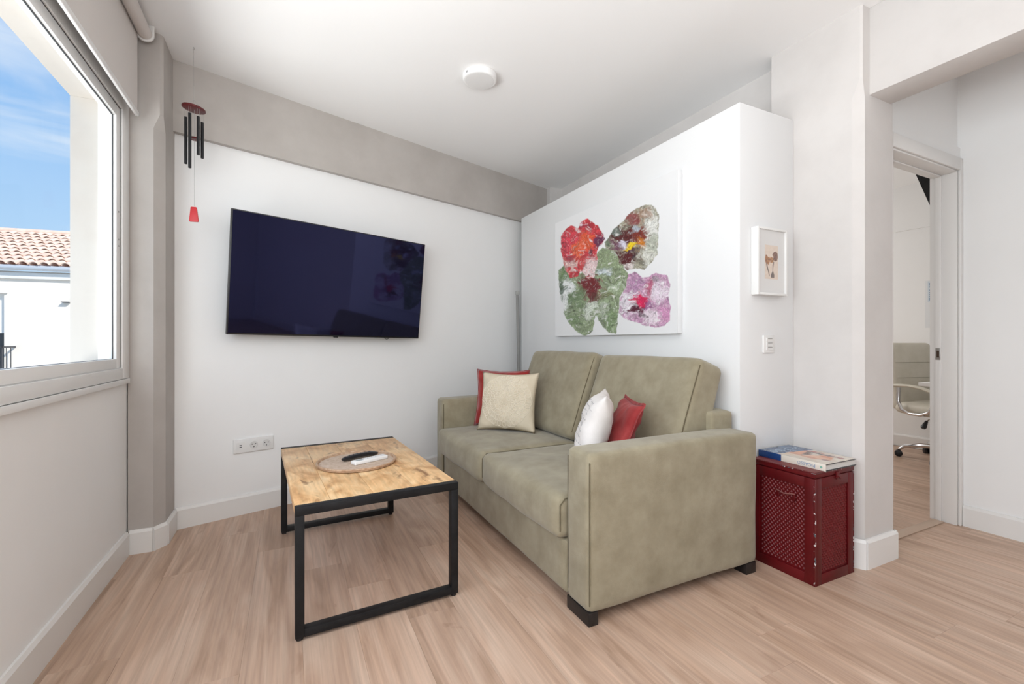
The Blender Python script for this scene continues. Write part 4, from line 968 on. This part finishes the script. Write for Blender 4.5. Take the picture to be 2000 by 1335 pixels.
for k in range(5):
    a = R(116 + 14 + 72 * k); c, s = math.cos(a), math.sin(a)
    MB().tube([(0.02 * c, 0.02 * s, 0.125), (0.16 * c, 0.16 * s, 0.122), (0.27 * c, 0.27 * s, 0.100), (0.305 * c, 0.305 * s, 0.068)], [0.022, 0.020, 0.017, 0.013], 10).build('base_leg', CHROME, ch, smooth=True)
    cs_ = MB()
    for w in (-0.014, 0.014):
        Mc2 = Matrix.Translation((0.31 * c - w * s, 0.31 * s + w * c, 0.029)) @ Matrix.Rotation(a, 4, 'Z') @ Matrix.Rotation(R(90), 4, 'X')
        cs_.lathe([(0.020, -0.010), (0.028, -0.007), (0.029, 0), (0.028, 0.007), (0.020, 0.010)], 18, Mc2)
    cs_.tube([(0.31 * c, 0.31 * s, 0.030), (0.305 * c, 0.305 * s, 0.066)], 0.012, 8)
    cs_.build('caster', BLACKP, ch, smooth=True, angle=50)
dk = thing('desk', (4.90, 1.575, 0), 0, 'white desk top edge just visible through the office doorway', 'desk')
DW = mat('white desk laminate', (0.80, 0.79, 0.77), 0.4)
box(-0.595, 0.595, -0.195, 0.185, 0.715, 0.742).build('desk_top', DW, dk, bevel=0.002)
for sx in (-1, 1):
    box(sx * 0.56 - 0.012, sx * 0.56 + 0.012, -0.19, 0.02, 0, 0.714).build('side_panel', DW, dk, bevel=0.001)
q0, q1 = at_x(1806.5, 548, 5.558), at_x(1806.5, 640, 5.558)
wy = q0.y; nt_ = thing('wall_notice', (5.559, wy - 0.11, q1.z), 0, 'white paper notice with blue lettering on the office wall', 'notice')
HN = q0.z - q1.z
box(-0.002, 0, -0.11, 0.11, 0, HN).build('sheet', mat('white paper', (0.78, 0.79, 0.80), 0.7), nt_)
box(-0.0026, -0.0021, -0.108, 0.088, HN * 0.55, HN - 0.008).build('header_panel', mat('pale blue print', rgb(206, 216, 224), 0.6), nt_)
BLI = mat('blue print ink', rgb(90, 130, 165), 0.6)
for k, (z, n_) in enumerate(((0.93, 3), (0.90, 3), (0.86, 4), (0.79, 2), (0.74, 4), (0.70, 5), (0.66, 5), (0.62, 3), (0.59, 2))):
    b = MB()
    for i in range(n_ + 6): b.box(-0.0030, -0.0027, 0.076 - i * 0.018 - 0.011, 0.076 - i * 0.018, HN * z - 0.006, HN * z + 0.006)
    b.build('print_line', BLI, nt_)
k0_ = at_x(1778, 317, 4.6); k1_ = at_x(1818, 405, 4.6)
dyz = (k1_.y - k0_.y) / (k1_.z - k0_.z)
def ky(z): return k0_.y + dyz * (z - k0_.z)
bp2 = MB(); bp2.poly([(0, ky(ZC) - 1.40, 0.66), (0, 0.0, 0.66), (0, 0.0, 0.0), (0, ky(1.95) - 1.40, 0.0)], (0.03, 0, 0))
pn = bp2.build('sloping_panel', BLACKM); pn.location = (4.6, 1.40, 1.949)
tag(pn, 'black sloping panel hanging from the office ceiling', 'panel')

struct(box(-40, 20, -10, 60, -5.3, -5.0).build('ground_street', mat('pale sunlit paving', (0.55, 0.50, 0.44), 0.9, col2=(0.60, 0.55, 0.49), nscale=0.6)), 'pale street paving outside')
# ------------------------------------------------------------------ building across the street
BO = Vector((-4.6, 12.25, 0)) * 1.35; BE = Vector((0.988, -0.155, 0)).normalized(); BA = Vector((0.155, 0.988, 0)).normalized()
def bpix(u, v, off=0.0): 
    q = at_plane(u, v, BO - BA * off, BA); return (q - BO).dot(BE), q.z
bg = thing('neighbour_building', (BO.x, BO.y, -5.0), math.atan2(BE.y, BE.x), 'cream rendered building with terracotta tiled roof outside the window', 'building')
BZ = 5.0
s_l, z_e = bpix(60, 530); _, z_b = bpix(60, 545); s_r, _ = bpix(137, 530)
CRM = mat('cream render', rgb(240, 229, 216), 0.9, col2=rgb(243, 233, 221), nscale=2, bump=0.05, bscale=30)
CRW = mat('white cornice paint', rgb(240, 236, 230), 0.8)
ws, wz = bpix(8, 650); w0 = ws - 1.05; _, wtop = bpix(5, 572)
wall_ = MB(); 
wall_.box(-4.5, w0, 0, 0.4, 0, z_e + BZ); wall_.box(ws, 4.5, 0, 0.4, 0, z_e + BZ); wall_.box(w0, ws, 0, 0.4, wtop + BZ, z_e + BZ); wall_.box(w0, ws, 0, 0.4, 0, -2.2 + BZ)
wall_.build('wall', CRM, bg)
box(-4.5, 4.5, -0.07, -0.0005, z_b + BZ, z_e + BZ - 0.04).build('cornice', CRW, bg, bevel=0.01)
_, zg = bpix(60, 524)
MB().tube([(-4.5, -0.16, zg + BZ), (4.5, -0.16, zg + BZ)], 0.075, 14).build('gutter', mat('pale zinc gutter', rgb(205, 208, 214), 0.4, 0.3), bg, smooth=True, angle=60)
slope = R(24); RL = 3.5
base_z = zg + BZ + 0.07
M_r = Matrix.Translation((0, -0.18, base_z)) @ Matrix.Rotation(slope, 4, 'X')
rf_ = MB().box(-4.5, 4.5, 0, RL, -0.06, 0, M_r).build('roof', mat('terracotta pan tiles', rgb(190, 140, 115), 0.9), bg)
TILE = mat('glare-pale terracotta', rgb(222, 188, 168), 0.9, col2=rgb(236, 210, 192), nscale=3, rand=1.0, bump=0.1, bscale=40)  # terracotta paled in its colour for an overexposed, sunlit look
seg = 7; v = []; f = []
for (yy, r_, lift) in ((0.0, 0.098, 0.030), (0.44, 0.078, 0.0)):
    for rr in (r_, r_ - 0.016):
        for q in range(seg + 1):
            a = math.pi * q / seg; v.append((rr * math.cos(a), yy, rr * math.sin(a) * 0.85 + lift))
n_ = seg + 1
for q in range(seg):
    f += [(q, q + 1, 2 * n_ + q + 1, 2 * n_ + q), (n_ + q, 3 * n_ + q, 3 * n_ + q + 1, n_ + q + 1), (q, n_ + q, n_ + q + 1, q + 1), (2 * n_ + q, 2 * n_ + q + 1, 3 * n_ + q + 1, 3 * n_ + q)]
f += [(0, 2 * n_, 3 * n_, n_), (seg, n_ + seg, 3 * n_ + seg, 2 * n_ + seg)]
tile0 = MB().add(v, f).build('roof_tile', TILE, rf_, smooth=True, angle=50)
cols = 28; rows_ = 10; sp_ = 0.225; c0 = s_l - 3.4
for i in range(cols):
    for j in range(rows_):
        o = tile0 if (i == 0 and j == 0) else tile0.copy()
        if o is not tile0: C.objects.link(o); o.parent = rf_
        jit = random.uniform(-0.008, 0.008)
        o.matrix_local = M_r @ Matrix.Translation((c0 + i * sp_ + jit, -0.06 + j * 0.355 + random.uniform(-0.01, 0.01), 0.0)) @ Matrix.Rotation(R(random.uniform(-1.5, 1.5)), 4, 'Z')
MB().tube([tuple(M_r @ Vector((-4.5, RL, 0.05))), tuple(M_r @ Vector((4.5, RL, 0.05)))], 0.10, 12).build('ridge', TILE, rf_, smooth=True)
# window with rolled shutter, dark opening and iron balcony at the left edge of the view
box(w0, ws, 0.10, 0.14, wz + BZ, wtop + BZ).build('shutter', CRW, bg)
box(w0, ws, 0.16, 0.18, -2.2 + BZ, wz + BZ).build('window', mat('dark window opening', (0.05, 0.05, 0.055), 0.2), bg)
box(w0 - 0.1, ws + 0.08, -0.05, -0.0005, wtop + BZ, wtop + BZ + 0.05).build('lintel_moulding', CRW, bg)
IRON = mat('dark wrought iron', (0.05, 0.05, 0.055), 0.6)
rs1, rz1 = bpix(31, 677); 
b = MB(); b.box(w0 - 0.3, rs1, -0.46, -0.43, rz1 + BZ - 0.02, rz1 + BZ + 0.02); b.box(rs1 - 0.03, rs1, -0.46, -0.0005, rz1 + BZ - 0.02, rz1 + BZ + 0.02); b = b.build('balcony_rail', IRON, bg)
x_ = rs1 - 0.015
while x_ > w0 - 0.3:
    MB().tube([(x_, -0.445, rz1 - 1.0 + BZ), (x_, -0.445, rz1 - 0.021 + BZ)], 0.010, 6).build('baluster', IRON, b); x_ -= 0.13
for yy in (-0.30, -0.15): MB().tube([(rs1 - 0.015, yy, rz1 - 1.0 + BZ), (rs1 - 0.015, yy, rz1 - 0.021 + BZ)], 0.010, 6).build('baluster', IRON, b)
box(w0 - 0.35, rs1 + 0.05, -0.5, -0.0005, rz1 - 1.12 + BZ, rz1 - 1.0 + BZ).build('balcony_slab', CRW, bg)
hs, hz_ = bpix(128, 590)
box(hs - 0.05, hs + 0.12, -0.10, -0.0005, hz_ + BZ - 0.012, hz_ + BZ + 0.012).build('cable_bracket', IRON, bg)
